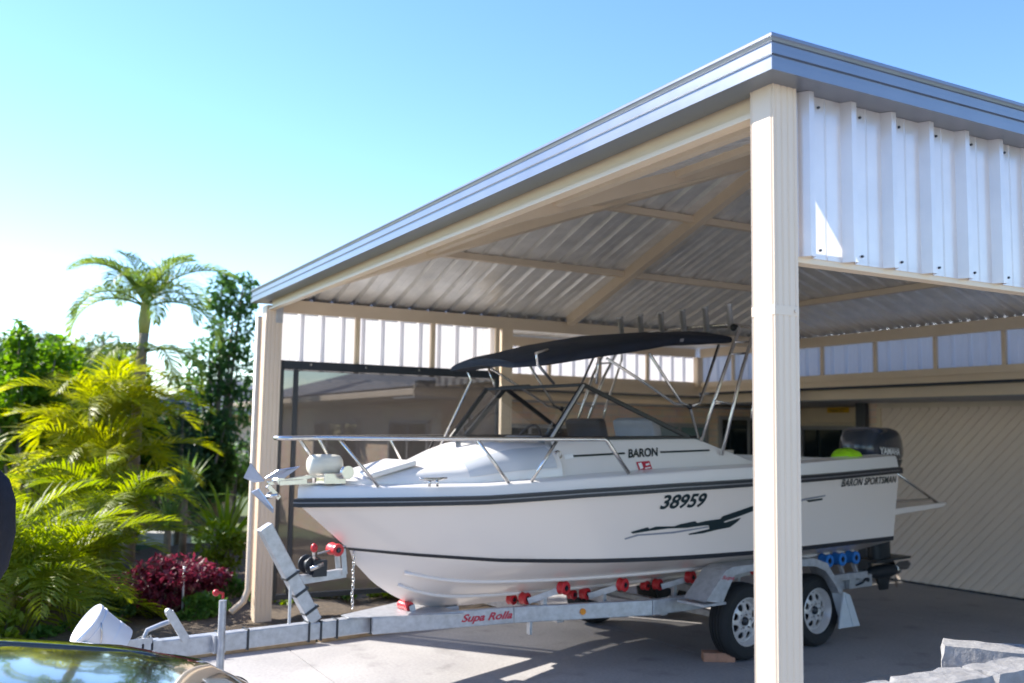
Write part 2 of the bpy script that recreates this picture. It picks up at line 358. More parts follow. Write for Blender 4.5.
# mulch bed with a gently uneven top
rows = []
for j in range(24):
    t = j/23; row = []
    for i in range(60):
        x = -9+11.6*i/59; y0 = min(edge_y(min(x, 2.0)), 5.5); y = y0+.05+t*(11.6-y0)
        row.append((x, y, .02+.05*random.random()*min(1, t*8)+.03*math.sin(3*x+y)*min(1, t*6)))
    rows.append(row)
mb.grid(rows); struct(mb.build('garden_bed', 'soil', smooth=True))
mb = MB(); mb.add([(-6, 11.6, .012), (2.6, 11.6, .012), (2.6, 13.1, .012), (-6, 13.1, .012)], [(0,1,2,3)]); struct(mb.build('lawn', 'lawn'))

# ------------------------------------------------------------------ carport
cp = empty('carport', (0, 0, 0), 'large cream framed carport with hipped metal roof sheltering the boat', 'carport')
TAN = .335
def groove_post(x, y, w=.10, d=.10, h=2.735, z0=0., sleeve=False):
    mb = MB(); g, q = .0035, .006
    # roll-formed section: shallow grooves on all four sides
    prof = []
    def side(p, dx, dy, nx, ny, L, fr):
        prof.append((p[0], p[1]))
        for t in fr:
            for dt, dep in ((-q/L, 0), (0, g), (q/L, 0)):
                tt = t+dt; prof.append((p[0]+dx*L*tt-nx*dep, p[1]+dy*L*tt-ny*dep))
    side((0, 0), 1, 0, 0, -1, w, (.12, .36, .62, .88)); side((w, 0), 0, 1, 1, 0, d, (.1, .9)); side((w, d), -1, 0, 0, 1, w, (.1, .9)); side((0, d), 0, -1, -1, 0, d, (.06, .94))
    n = len(prof)
    mb.add([(x+a, y+b, z0) for a, b in prof]+[(x+a, y+b, h) for a, b in prof], [tuple(range(n, 2*n))]+[(i, (i+1) % n, n+(i+1) % n, n+i) for i in range(n)])
    return mb
p1 = groove_post(0, 0).build('post', 'postcream', cp)
mb = MB(); mb.box(-.0007, .1007, -.0007, .1007, 2.010, 2.040); mb.lathe([(.006,0),(.006,.004)], (.085, -.0015, 2.024), (0,-1,0), 8); mb.build('joint_sleeve', 'postcream', p1, bevel=.001)
p2 = groove_post(.0, W-.14, .14, .14, 2.70).build('post', 'postcream', cp)
mb = MB(); mb.tube([(-.05, W-.09, 2.6), (-.05, W-.09, .30), (-.09, W-.10, .20), (-.19, W-.11, .12)], .027, 10); mb.build('downpipe', 'postcream', cp, smooth=True)
groove_post(W-.1, W-.1, .1, .1, 2.66).build('post', 'cream', cp)
groove_post(W-.1, 0, .1, .1, 2.66).build('post', 'cream', cp)
groove_post(2.345, W-.06, .115, .115, 2.66).build('post', 'cream', cp)
groove_post(W-.09, 7.70, .09, .09, 2.66, 2.27).build('post', 'cream', cp)
# eave beams (C sections)
def cbeam(p, q, w, h, name='eave_beam', up=(0,0,1), lip=.014):
    p, q = Vector(p), Vector(q); d = (q-p).normalized(); s = d.cross(Vector(up)).normalized(); u = s.cross(d); mb = MB()
    mb.bar(p, q, .016, h, up)                                         # web
    mb.bar(p+u*(h/2-.004)+s*(w/4+.008), q+u*(h/2-.004)+s*(w/4+.008), w/2, .006, up); mb.bar(p-u*(h/2-.004)+s*(w/4+.008), q-u*(h/2-.004)+s*(w/4+.008), w/2, .006, up)
    mb.bar(p+u*(h/2-.012)+s*w/2, q+u*(h/2-.012)+s*w/2, .004, .018, up); mb.bar(p-u*(h/2-.012)+s*w/2, q-u*(h/2-.012)+s*w/2, .004, .018, up)
    return mb.build(name, 'cream', cp)
zb = 2.713; bh = .115
cbeam((.055, W-.14, zb), (.055, .1, zb), .07, bh)
cbeam((.1, .07, zb), (W-.1, .07, zb), .07, bh)
cbeam((W-.14, W-.05, zb), (.14, W-.05, zb), .07, bh)
cbeam((W-.05, .1, zb), (W-.05, W-.1, zb), .07, bh)
apex = Vector((W/2, W/2, 2.79+TAN*W/2))
# hip rafters + common rafters
def rz(d): return 2.745+TAN*d
for cx, cy in ((0, 0), (0, W), (W, W), (W, 0)):
    sx = 1 if cx == 0 else -1; sy = 1 if cy == 0 else -1
    a = Vector((cx+sx*.07, cy+sy*.07, rz(.07))); b = Vector((W/2-sx*.05, W/2-sy*.05, rz(W/2-.05)))
    MB().bar(a, b, .07, .095).build('hip_rafter', 'cream', cp, bevel=.003)
for a, dx, dy in (((W/2, .1), 0, 1), ((W/2, W-.1), 0, -1), ((.1, W/2), 1, 0)):
    p = Vector((a[0], a[1], rz(.1)-.003)); q = Vector((W/2-dx*.06, W/2-dy*.06, rz(W/2-.06)-.003))
    MB().bar(p, q, .075, .095).build('rafter', 'cream', cp, bevel=.003)
MB().lathe([(.09, 0), (.09, .14)], (W/2, W/2, rz(W/2)-.09), (0,0,1), 12).build('apex_plate', 'cream', cp)
for d in (1.08, 2.07):
    z = 2.762+TAN*d
    for p, q in (((d, d), (W-d, d)), ((W-d, d), (W-d, W-d)), ((W-d, W-d), (d, W-d)), ((d, W-d), (d, d))):
        zz = z
        if p[0] == W-d and q[0] == W-d: dd = d-.27; p, q = (W-dd, dd+.1), (W-dd, W-dd-.1); zz = 2.762+TAN*dd
        MB().bar((*p, zz), (*q, zz), .055, .055).build('purlin', 'cream', cp, bevel=.002)
# hipped roof sheeting with trapezoid ribs
def rib_profile(L, start=.06):
    pts = [(0., 0.)]; e = start; pitch = .1905
    while e+.06 < L:
        pts += [(e, 0), (e+.018, .032), (e+.040, .032), (e+.058, 0), (e+.115, .0), (e+.120, .003), (e+.125, 0)]; e += pitch
    pts.append((L, 0)); return pts
OV = .06
def roof_slope(org, ex, ey):
    """org corner at the eave, ex along the eave, ey inwards"""
    L = W+2*OV; mb = MB(); O_ = Vector(org); ex = Vector(ex); ey = Vector(ey); pts = rib_profile(L)
    pts2 = []
    for (a, h), (b, k) in zip(pts, pts[1:]):
        pts2.append((a, h))
        if a < L/2 < b: pts2.append((L/2, h+(k-h)*(L/2-a)/(b-a)))
    pts2.append(pts[-1])
    lo = []; hi = []
    for e, h in pts2:
        D = max(min(e, L-e), 1e-3)
        lo.append(O_+ex*e+Vector((0,0,h))); hi.append(O_+ex*e+ey*D+Vector((0,0,TAN*D+h)))
    n = len(lo); mb.add(lo+hi, [(i, i+1, n+i+1, n+i) for i in range(n-1)])
    o = mb.build('roof_sheet', 'roofsheet', cp, normals=False)
    return o
z0 = 2.79-TAN*OV
roof_slope((-OV, -OV, z0), (1,0,0), (0,1,0)); roof_slope((W+OV, -OV, z0), (0,1,0), (-1,0,0)); roof_slope((W+OV, W+OV, z0), (-1,0,0), (0,-1,0)); roof_slope((-OV, W+OV, z0), (0,-1,0), (1,0,0))
for sx, sy in ((0,0),(0,1),(1,1),(1,0)):
    a = Vector((-OV if not sx else W+OV, -OV if not sy else W+OV, z0+.035))
    a = a.lerp(apex, .03); MB().bar(a, apex+Vector((0,0,.04)), .16, .012).build('ridge_cap', 'gutter', cp)
# gutter: one mitred run, outer face with two steps
gp = [(-.060, 2.850), (-.086, 2.850), (-.089, 2.846), (-.089, 2.838), (-.086, 2.834), (-.083, 2.826), (-.074, 2.822), (-.074, 2.806), (-.086, 2.800), (-.086, 2.786), (-.074, 2.781), (-.074, 2.768), (-.086, 2.763), (-.086, 2.735), (.030, 2.735), (.030, 2.742), (-.078, 2.742), (-.078, 2.842), (-.060, 2.842)]
gp = [(o, z) for o, z in gp]
def ringpts(o, z): return [(o, o, z), (W-o, o, z), (W-o, W-o, z), (o, W-o, z)]
mb = MB(); n = len(gp)
mb.v = [p for o, z in gp for p in ringpts(o, z)]
for i in range(n):
    j = (i+1) % n
    for k in range(4): mb.f.append((i*4+k, i*4+(k+1) % 4, j*4+(k+1) % 4, j*4+k)); mb.mi.append(0)
mb.build('gutter', 'gutter', cp)
for x, y in ((.075, .11), (.11, W-.15)):
    MB().obox((x, y, 2.62), ((1,0,0),(0,1,0),(0,0,1)), (.03, .005, .07)).build('bracket', 'gal', cp, bevel=.002)
# wall infill sheets
def clad(p, q, z0, z1, nrm, name='wall_cladding', start=.03, m='cladding'):
    p, q = Vector((*p, 0)), Vector((*q, 0)); d = (q-p); L = d.length; d.normalize(); nv = Vector((*nrm, 0)); mb = MB(); pts = rib_profile(L, start)
    lo = [p+d*e+nv*h+Vector((0,0,z0)) for e, h in pts]; hi = [p+d*e+nv*h+Vector((0,0,z1)) for e, h in pts]; n = len(lo)
    mb.add(lo+hi, [(i, i+1, n+i+1, n+i) for i in range(n-1)])
    return mb.build(name, m, cp, normals=False)
cl = clad((.105, .020), (W-.105, .020), 2.203, 2.734, (0,-1), start=.02, m='cladding_front')
e = .02; scr = []
while e+.15 < W-.2:
    for z in (2.232, 2.700):
        if len(scr) == 0: scr.append(MB().lathe([(.0048, 0), (.004, .006)], (0, 0, 0), (0,-1,0), 8).build('screw', 'charcoal', cl))
        else: k_ = scr[0].copy(); COL.objects.link(k_); k_.parent = cl; scr.append(k_)
        scr[-1].location = (.105+e+.090, .0195, z)
    e += .1905
MB().box(.1, W-.1, .024, .075, 2.185, 2.225).build('trim_rail', 'cream', cp, bevel=.002)
clad((2.30, W-.006), (.14, W-.006), 2.15, 2.775, (0,1))
clad((W-.004, .1), (W-.004, 7.79), 2.30, 2.775, (1,0))
clad((W-.004, 7.80), (2.42, 7.80), 2.20, 2.795, (0,1))
clad((2.40, 7.79), (2.40, W+.07), 2.15, 2.775, (-1,0))
for x in (.145, .86, 1.61, 2.30): MB().box(x-.022, x+.022, W-.045, W-.009, 2.15, 2.665).build('stud', 'cream', cp, bevel=.002)
for k in range(-4, 7):
    y = 3.42+.735*k
    if .2 < y < 7.6 and abs(y-(W-.05)) > .15: MB().box(W-.040, W-.008, y-.02, y+.02, 2.335, 2.66).build('stud', 'cream', cp, bevel=.002)
for x in (3.13, 3.87, 4.6, 5.33): MB().box(x-.02, x+.02, 7.755, 7.793, 2.335, 2.66).build('stud', 'cream', cp, bevel=.002)
mb = MB(); mb.box(2.45, W, 7.775, 7.79, 2.16, 2.30); mb.box(W-.02, W-.008, .1, 7.774, 2.20, 2.27); mb.build('sun_leak_strip', 'cream', cp)  # strips added to stop sun leaking between rail and gutter
cbeam((W-.045, .1, 2.301), (W-.045, 7.69, 2.301), .05, .07, 'bottom_rail'); cbeam((W-.1, 7.765, 2.301), (2.45, 7.765, 2.301), .05, .07, 'bottom_rail')
cbeam((W-.1, 7.75, 2.715), (2.45, 7.75, 2.715), .06, .11); cbeam((W-.05, W+.01, zb), (W-.05, 7.69, zb), .06, bh); cbeam((2.42, 7.75, zb), (2.42, W+.06, zb), .06, bh)
mb = MB(); pts = rib_profile(W-2.2); lo = [(2.3+e, W-.09, 2.775+h) for e, h in pts]; hi = [(2.3+e, 7.95, 2.795+h) for e, h in pts]; n = len(lo)
mb.add(lo+hi, [(i, i+1, n+i+1, n+i) for i in range(n-1)]); mb.build('roof_sheet', 'roofsheet', cp, normals=False)

# ------------------------------------------------------------------ shade screen hung behind the boat
ss = empty('shade_screen', (1.2, W-.03, .2), 'dark mesh shade screen stretched in a frame beside the cream corner post', 'screen')
L0 = (-1.2, -(W-.03), -.2)
yS = W-.07
mb = MB(); mb.box(.150, .185, yS-.018, yS+.018, .19, 2.235); mb.box(2.27, 2.305, yS-.018, yS+.018, .19, 2.235)
mb.box(.186, 2.269, yS-.017, yS+.017, 2.16, 2.234); mb.box(.186, 2.269, yS-.017, yS+.017, .19, .235); mb.build('frame', 'charcoal', ss, loc=L0, bevel=.003)
MB().box(.275, .312, yS-.026, yS+.016, .236, 2.158).build('upright', 'charcoal', ss, loc=L0, bevel=.003)
mb = MB(); mb.add([(.186, yS, .236), (2.269, yS, .236), (2.269, yS, 2.159), (.186, yS, 2.159)], [(0,1,2,3)]); mb.build('mesh_fabric', 'mesh', ss, loc=L0)
for x in (.42, .93, 1.45, 1.95): MB().lathe([(.012, 0), (.010, .006)], (x, yS-.017, 2.205), (0,-1,0), 10).build('eyelet', 'steel', ss, loc=L0)

# ------------------------------------------------------------------ house
hs = empty('house', (7.2, 8.3, 0), 'low brick house with charcoal gutters wrapping behind the carport', 'house')
HL = (-7.2, -8.3, 0)
def hpart(mb, name, m, parent=hs, **k): return mb.build(name, m, parent, loc=HL if parent is hs else None, **k)
mb = MB(); mb.box(2.70, 8.2, 8.30, 8.5, 0, 2.12); mb.box(2.70, 2.9, 8.5, 17, 0, 2.12); mb.box(2.70, 14, 17, 17.2, 0, 2.12); mb.box(14, 14.2, 5.8, 17.2, 0, 2.12)
hpart(mb, 'wall', 'brick')
# garage wing, turned 5 degrees
th = R(5); gd = Vector((-math.sin(th), math.cos(th), 0)); gn = Vector((-math.cos(th), -math.sin(th), 0)); GP = Vector((7.35, 4.8, 0))
def G(s, d, z): return GP+gd*s+gn*d+Vector((0,0,z))          # s along the wall, d out towards the carport
def gbox(mb, s0, s1, d0, d1, z0, z1): return mb.obox((G((s0+s1)/2, (d0+d1)/2, (z0+z1)/2)), (gd, gn, (0,0,1)), ((s1-s0)/2, abs(d1-d0)/2, (z1-z0)/2))
mb = MB(); gbox(mb, 1.03, 1.28, -.25, 0, 0, 2.10); hpart(mb, 'wall', 'brick'); mb = MB(); gbox(mb, -7.5, -3.9, -.25, 0, 0, 2.10); hpart(mb, 'wall', 'brick')
mb = MB(); gbox(mb, -3.9, 1.03, -.25, -.01, 2.0, 2.10); hpart(mb, 'wall', 'render')
mb = MB(); gbox(mb, 1.02, 1.28, -1.3, -.25, 0, 2.10); hpart(mb, 'wall', 'brick')
mb = MB(); mb.box(8.2, 8.4, 6.05, 8.5, 0, 2.10); hpart(mb, 'wall', 'render')
mb = MB(); gbox(mb, .985, 1.03, -.06, .006, 0, 2.0); hpart(mb, 'door_jamb', 'cream', bevel=.003)
# tilt door with raised diagonal battens
mb = MB(); s0, s1, zd0, zd1 = -3.9, .985, .02, 2.0
gbox(mb, s0, s1, -.07, -.035, zd0, zd1)
k = s0-(zd1-zd0)
while k < s1:                                                    # diagonals s - z = const, running up to the right of the photograph
    pts = []
    a = (min(s1, s1), 0)
    sA, zA = k+(zd1-zd0), zd0; sB, zB = k, zd1
    if sA > s1: zA += sA-s1; sA = s1
    if sB < s0: zB -= s0-sB; sB = s0
    if zB-zA > .03: mb.bar(G(sA, -.034, zA), G(sB, -.034, zB), .024, .052, gn.cross((gd-Vector((0,0,1))).normalized()))
    k += .118
gdoor = hpart(mb, 'garage_door', 'door')
mb = MB(); gbox(mb, -1.50, -1.42, -.03, -.005, .98, 1.02); gbox(mb, -1.47, -1.45, -.005, .02, .96, 1.04); mb.build('handle', 'alu', gdoor)
mb = MB(); gbox(mb, s0, s1, -.06, -.02, 0, .022); hpart(mb, 'door_seal', 'charcoal')
mb = MB(); gbox(mb, 1.12, 1.25, .02, .11, 0, 2.06); hpart(mb, 'downpipe', 'charcoal', bevel=.01)
# eaves: gutter, fascia, soffit round the inner corner
yG, xG = 7.86, 6.27
mb = MB(); mb.box(2.2, xG, yG, yG+.10, 2.135, 2.215); mb.box(xG, xG+.10, -3, yG+.10, 2.18, 2.255); hpart(mb, 'gutter', 'charcoal', bevel=.008)
mb = MB(); mb.box(2.2, xG+.12, yG+.101, yG+.125, 2.04, 2.17); mb.box(xG+.101, xG+.125, -3, yG+.10, 2.07, 2.20); hpart(mb, 'fascia', 'cream')
mb = MB(); mb.box(2.2, 8.3, yG+.09, 8.6, 2.018, 2.036); mb.box(xG+.09, 8.3, -3, yG+.09, 2.06, 2.068); hpart(mb, 'soffit', 'greyplastic')
# left side eave (seen through the screen)
mb = MB(); mb.box(2.20, 2.30, yG+.10, 17.3, 2.05, 2.13); hpart(mb, 'gutter', 'postcream', bevel=.008)
mb = MB(); mb.box(2.305, 2.75, yG+.10, 17.3, 2.03, 2.05); hpart(mb, 'soffit', 'cream')
# hipped tile roofs
def hip(mb, x0, x1, y0, y1, z, pitch):
    w = min(x1-x0, y1-y0)/2; h = w*math.tan(R(pitch))
    if x1-x0 > y1-y0: a, b = (x0+w, (y0+y1)/2, z+h), (x1-w, (y0+y1)/2, z+h); f = [(0,1,5,4), (2,3,4,5), (3,0,4), (1,2,5)]
    else: a, b = ((x0+x1)/2, y0+w, z+h), ((x0+x1)/2, y1-w, z+h); f = [(3,0,4,5), (1,2,5,4), (0,1,4), (2,3,5)]
    mb.add([(x0,y0,z),(x1,y0,z),(x1,y1,z),(x0,y1,z),a,b], f+[(0,3,2,1)])
mb = MB(); hip(mb, 2.24, 14.4, 7.93, 17.4, 2.16, 17); hpart(mb, 'roof', 'tile')
mb = MB(); hip(mb, 6.42, 14.3, -3.2, 8.2, 2.215, 15); hpart(mb, 'roof', 'tile')
# openings
def window(x0, x1, z0, z1, plane, pos, glass='houseglass', mull=1):
    fr = MB(); gl = MB(); t = .05
    def b(mb, a0, a1, c0, c1, d0, d1):
        if plane == 'y': mb.box(a0, a1, pos-d1, pos-d0, c0, c1)
        else: mb.box(pos-d1, pos-d0, a0, a1, c0, c1)
    b(fr, x0, x1, z0, z0+t, .0, .04); b(fr, x0, x1, z1-t, z1, .0, .04); b(fr, x0, x0+t, z0+t, z1-t, .0, .04); b(fr, x1-t, x1, z0+t, z1-t, .0, .04)
    for k in range(mull):
        xm = x0+(x1-x0)*(k+1)/(mull+1); b(fr, xm-.022, xm+.022, z0+t, z1-t, .002, .038)
    f = hpart(fr, 'window', 'greyplastic', bevel=.003)
    b(gl, x0+.02, x1-.02, z0+.02, z1-.02, .006, .016)
    gl.build('pane', glass, f)
window(5.75, 6.75, .9, 1.80, 'y', 8.298, 'tealglass'); window(6.95, 8.05, .05, 1.92, 'y', 8.298, 'houseglass'); window(3.2, 4.6, .95, 1.75, 'y', 8.298)
window(6.35, 7.95, .7, 1.80, 'x', 8.198, 'houseglass', 1)
window(8.6, 9.9, .8, 1.78, 'x', 2.698); window(11.1, 13.2, .8, 1.78, 'x', 2.698, mull=2)
mb = MB(); mb.box(8.13, 8.19, 6.3, 7.95, 1.84, 2.055); hpart(mb, 'roller_shutter_box', 'cream', bevel=.01)
mb = MB(); mb.box(8.118, 8.128, 7.02, 7.40, 1.98, 2.05)
sg = mb.build('sign', 'yellow'); tag(sg, 'small yellow warning sign on cream box above the dark window', 'sign')
mb = MB()
for i, (a, b) in enumerate(((7.06, 7.20), (7.22, 7.36), (7.10, 7.32))): mb.box(8.114, 8.117, a, b, 2.026-.016*i, 2.034-.016*i)
mb.build('printed_lines', 'charcoal', sg)

# ------------------------------------------------------------------ boat + trailer frames of reference
YAW = R(8); BO = Vector((3.12, 4.25, 0)); BZ = .45
ax_a = Vector((math.cos(YAW), math.sin(YAW), 0)); ax_n = Vector((-math.sin(YAW), math.cos(YAW), 0))
boat = empty('boat', BO+Vector((0,0,BZ)), 'white fibreglass fishing boat with navy bimini resting on its trailer', 'boat', rz=YAW)
BL = (0, 0, -BZ)
def bp(mb, name, m, parent=None, **k): return mb.build(name, m, parent or boat, loc=BL if parent is None else None, **k)
I = np.interp
S0, SM, BM = -3.5, -.3, 1.08
def brub(s): return BM*(1-(max(SM-s, 0)/(SM-S0))**2.2)-.05*max(s-SM, 0)**1.5
def bch(s): return .98*(1-(max(-.8-s, 0)/(3.13-.8))**2.0)
def zr(s): return float(I(s, [-3.5,-2.5,-1.87,-1.175,-.475,.6,1.5], [1.18,1.207,1.25,1.283,1.305,1.335,1.365]))
def zc(s): return float(I(s, [-3.13,-2.77,-2.34,-1.745,-1.1,-.36,.23,1.44], [.874,.841,.81,.796,.79,.78,.778,.79]))
def zt(s): return float(I(s, [-3.5,-2.9,-2.5,-2.03,-1.6,-.97,-.43,.53,1.5], [1.285,1.293,1.303,1.338,1.367,1.401,1.419,1.456,1.49]))
def zk(s): return float(I(s, [-3.13,-2.954,-2.83,-2.702,-2.56,-2.442,-2.2,-1.8,1.5], [.828,.656,.575,.510,.472,.455,.445,.445,.45]))
def top_pt(u, t):
    sr = -3.5+5.10*u; scc = -3.13+4.57*u; b0 = bch(scc); b1 = brub(sr); fl = t**(1+.6*(1-u)**2)
    return Vector((scc*(1-t)+sr*t, b0*(1-fl)+b1*fl, zc(scc)*(1-t)+zr(sr)*t))
def sz2n(s, z):
    u = .5
    for i in range(30):
        sr = -3.5+5.10*u; scc = -3.13+4.57*u; t = (z-zc(scc))/(zr(sr)-zc(scc)); u += (s-(scc*(1-t)+sr*t))/4.8
    return top_pt(u, t).y
def on_hull(s, z, off=.004): return (s, -(sz2n(s, z)+off), z)
NU = 60
def us(i): return (i/NU)**1.25
def mir(v): return Vector((v[0], -v[1], v[2]))
hull = MB()
for sg_ in (1, -1):
    f = (lambda v: v) if sg_ > 0 else mir
    hull.grid([[f(top_pt(us(i), t/8)) for t in range(9)] for i in range(NU+1)])
    rows = []
    for i in range(NU+1):
        u = us(i); s = -3.13+4.57*u; sk = -3.13+4.55*u
        c = Vector((s, bch(s), zc(s))); k = Vector((sk, 0, zk(sk)))
        if i == 0: k = c.copy()
        row = []
        for t in range(9):
            q = t/8; v = k.lerp(c, q); v.z -= .05*math.sin(PI*q)*(1-u)**2*min(1, u*8); row.append(f(v))
        rows.append(row)
    hull.grid(rows)
# transom
tr = [Vector((1.42, 0, zk(1.42)))]
rightside = [top_pt(1, t/8) for t in range(9)]
poly = [Vector((1.42, 0, .45))]+rightside+[mir(v) for v in rightside[::-1]]
hull.add(poly, [tuple(range(len(poly)))])
bp(hull, 'hull', 'gelcoat', smooth=True, weld=True, auto=35)
# strakes
for q in (.36, .68):
    for sg_ in (1, -1):
        pts = []
        for i in range(int(NU*.12), NU):
            u = us(i); s = -3.13+4.57*u; sk = -3.13+4.55*u
            v = Vector((sk, 0, zk(sk))).lerp(Vector((s, bch(s), zc(s))), q); v.z -= .05*math.sin(PI*q)*(1-u)**2*min(1, u*8)+.004
            pts.append((v.x, v.y*sg_, v.z))
        bp(MB().tube(pts, .014, 6), 'strake', 'gelcoat', smooth=True)
# boot stripe + rub rail
for sg_ in (1, -1):
    rows = []
    for i in range(NU+1):
        a, b = top_pt(us(i), .0), top_pt(us(i), .06)
        a.y += .003; b.y += .003; rows.append([(a.x-.002*(1-us(i)), a.y*sg_, a.z), (b.x-.002*(1-us(i)), b.y*sg_, b.z)])
    bp(MB().grid(rows), 'boot_stripe', 'black', smooth=True)
def rail_strip(off, z0, z1, name, m, s_end=1.5):
    mb = MB(); rows = []
    N_ = 70
    path = []
    for i in range(-N_, N_+1):
        u = (abs(i)/N_)**1.4; s = -3.5+(s_end+3.5)*u; path.append(Vector((s, (1 if i > 0 else -1)*brub(s) if i else 0, zr(s))))
    for i, p in enumerate(path):
        a, b = path[max(i-1, 0)], path[min(i+1, len(path)-1)]; t = (b-a); t.z = 0; t.normalize(); nrm = Vector((t.y, -t.x, 0))
        if nrm.y*p.y < 0 or (i == N_ and nrm.x > 0): nrm = -nrm
        if i == N_: nrm = Vector((-1, 0, 0))
        rows.append([p+Vector((0,0,z0))-nrm*.01, p+nrm*off+Vector((0,0,z0+.006)), p+nrm*off+Vector((0,0,z1-.006)), p+Vector((0,0,z1))-nrm*.01])
    mb.grid(rows); mb.add([rows[0][k] for k in range(4)], [(0,1,2,3)]); mb.add([rows[-1][k] for k in range(4)], [(0,1,2,3)])
    return bp(mb, name, m, smooth=True, auto=40)
rr_ = rail_strip(.026, -.026, .034, 'rub_rail', 'black', 1.62)
mb = rail_strip(.029, -.004, .014, 'rub_rail_insert', 'inlay', 1.56)
# deck: bulwark, side deck, foredeck, cabin trunk, coamings
def btop(s): return max(brub(s)-.03, 0)
def win(s):      # inner edge of the side deck
    return min(float(I(s, [-3.28,-3.15,-2.8,-2.5,-2.2,-1.9,-.7,-.3,1.5], [0,.10,.30,.46,.57,.64,.82,.86,.84])), max(btop(s)-.02, 0))
SS = [-3.5+.025*i for i in range(0, 14)]+[-3.15+.05*i for i in range(0, 94)]+[1.60]
dk = MB()
for sg_ in (1, -1):
    rows = []
    for s in SS:
        b0, b1, w = brub(s), btop(s), win(s)
        rows.append([(s, sg_*b0, zr(s)+.02), (s, sg_*(b0*.35+b1*.65), zr(s)*.15+zt(s)*.85), (s+.004, sg_*b1, zt(s)), (s+.008, sg_*max(b1-.05, w*.9), zt(s)+.006), (s, sg_*(w+.0), zt(s)+.010)])
    dk.grid(rows)
bp(dk, 'deck', 'deckwhite', smooth=True, weld=True, auto=50)
def cab_top(s): return float(I(s, [-3.28,-3.15,-2.96,-2.77,-2.56,-2.36,-2.2,-1.9], [1.30,1.335,1.375,1.415,1.45,1.53,1.578,1.60]))
def cab_pt(s, th):     # th 0 (near side foot) .. pi (far side foot)
    w = win(s)+.002; z0 = zt(s)+.008; H = max(cab_top(s)-z0, .004)
    c = math.cos(th); s_ = math.sin(th)
    return Vector((s, -w*(abs(c)**.68)*(1 if c > 0 else -1), z0+H*(s_**.74)))
CS = [-3.27+.04*i for i in range(0, 35)]+[-1.90]
mb = MB(); mb.grid([[cab_pt(s, PI*k/28) for k in range(29)] for s in CS]); bp(mb, 'cabin_top', 'deckwhite', smooth=True)
mb = MB(); mb.grid([[cab_pt(s, PI*k/28)+Vector((0, -.004, .004)) for k in (np.arange(13)*.5+1.2)] for s in np.linspace(-2.52, -1.94, 14)]); bp(mb, 'cabin_window', 'tint', smooth=True)
mb = MB(); mb.obox((-2.93, 0, cab_top(-2.93)+.012), ((1,0,.25),(0,1,0),(-.25,0,1)), (.17, .20, .018)); bp(mb, 'hatch', 'deckwhite', bevel=.012)
# coaming sides with sloping aft end
def coam_top(s): return float(I(s, [-1.9,-1.5,-.68,-.22,-.18,1.5], [1.60,1.603,1.617,1.452,1.45,1.497]))
def coam_n(s, z): w = win(s); return w-.12*max(0, (z-zt(s)-.01))/.22
cm = MB()
for sg_ in (1, -1):
    rows = []
    for s in [-1.9+.05*i for i in range(0, 69)]:
        zt_ = max(coam_top(s), zt(s)+.012); a = coam_n(s, zt(s)); b = coam_n(s, zt_)
        rows.append([(s, sg_*a, zt(s)+.008), (s, sg_*b, zt_-.008), (s, sg_*(b-.008), zt_), (s, sg_*(b-.05), zt_), (s, sg_*(b-.06), zt_-.01), (s, sg_*(b-.06), 1.22)])
    cm.grid(rows)
cm.box(-1.7, 1.45, -.70, .70, .88, .91); cm.box(-1.90, -1.87, -.48, -.22, 1.0, 1.56); cm.box(-1.90, -1.87, .22, .48, 1.0, 1.56); cm.box(1.40, 1.46, -.86, .86, .85, 1.46)
bp(cm, 'cockpit_coaming', 'deckwhite', smooth=True, auto=40)
for sg_ in (1, -1):
    pts = [(s, sg_*(coam_n(s, coam_top(s))-.012), coam_top(s)+.008) for s in np.linspace(-1.95, -.70, 12)]+[(-.64, sg_*(coam_n(-.66, 1.62)-.012), 1.632)]
    bp(MB().tube(pts, .013, 8), 'window_channel', 'blackframe', smooth=True)
# windscreen
ws = empty('t', (0,0,0), '', ''); bpy.data.objects.remove(ws)
A0, A1 = Vector((-1.905, -.515, 1.60)), Vector((-1.57, -.465, 1.985))
B0, B1 = Vector((-2.385, 0, 1.585)), Vector((-2.08, 0, 1.945))
E0, E1 = Vector((-.74, -.70, 1.625)), Vector((-.78, -.70, 1.64))
fr = MB(); tk = .030
for f in (lambda v: v, mir):
    fr.bar(f(A0), f(A1), .034, tk)
    fr.bar(f(A1), B1, .022, .022); fr.bar(f(A0), B0, .022, .022)
    fr.bar(f(A1), f(E0), .026, .030); fr.bar(f(A0), f(E0), .020, .020)
fr.bar(B0, B1, .026, .026)
wf = bp(fr, 'windscreen', 'blackframe', bevel=.003)
MB().bar(A0+Vector((-.012,-.016,0)), A1+Vector((-.012,-.016,0)), .016, .014).build('corner_trim', 'alu', wf); MB().bar(mir(A0)+Vector((-.012,.016,0)), mir(A1)+Vector((-.012,.016,0)), .016, .014).build('corner_trim', 'alu', wf)
for quad in ((A0,B0,B1,A1), (B0,mir(A0),mir(A1),B1), (A0,A1,E0), (mir(A0),mir(E0),mir(A1))):
    MB().add(quad, [tuple(range(len(quad)))]).build('pane', 'windglass', wf, normals=False)
mb = MB(); mb.bar(mir(A1)+Vector((-.05,0,.0)), mir(A1)+Vector((.05,-.25,.01)), .02, .03); mb.build('wiper_motor', 'black', wf, bevel=.004)
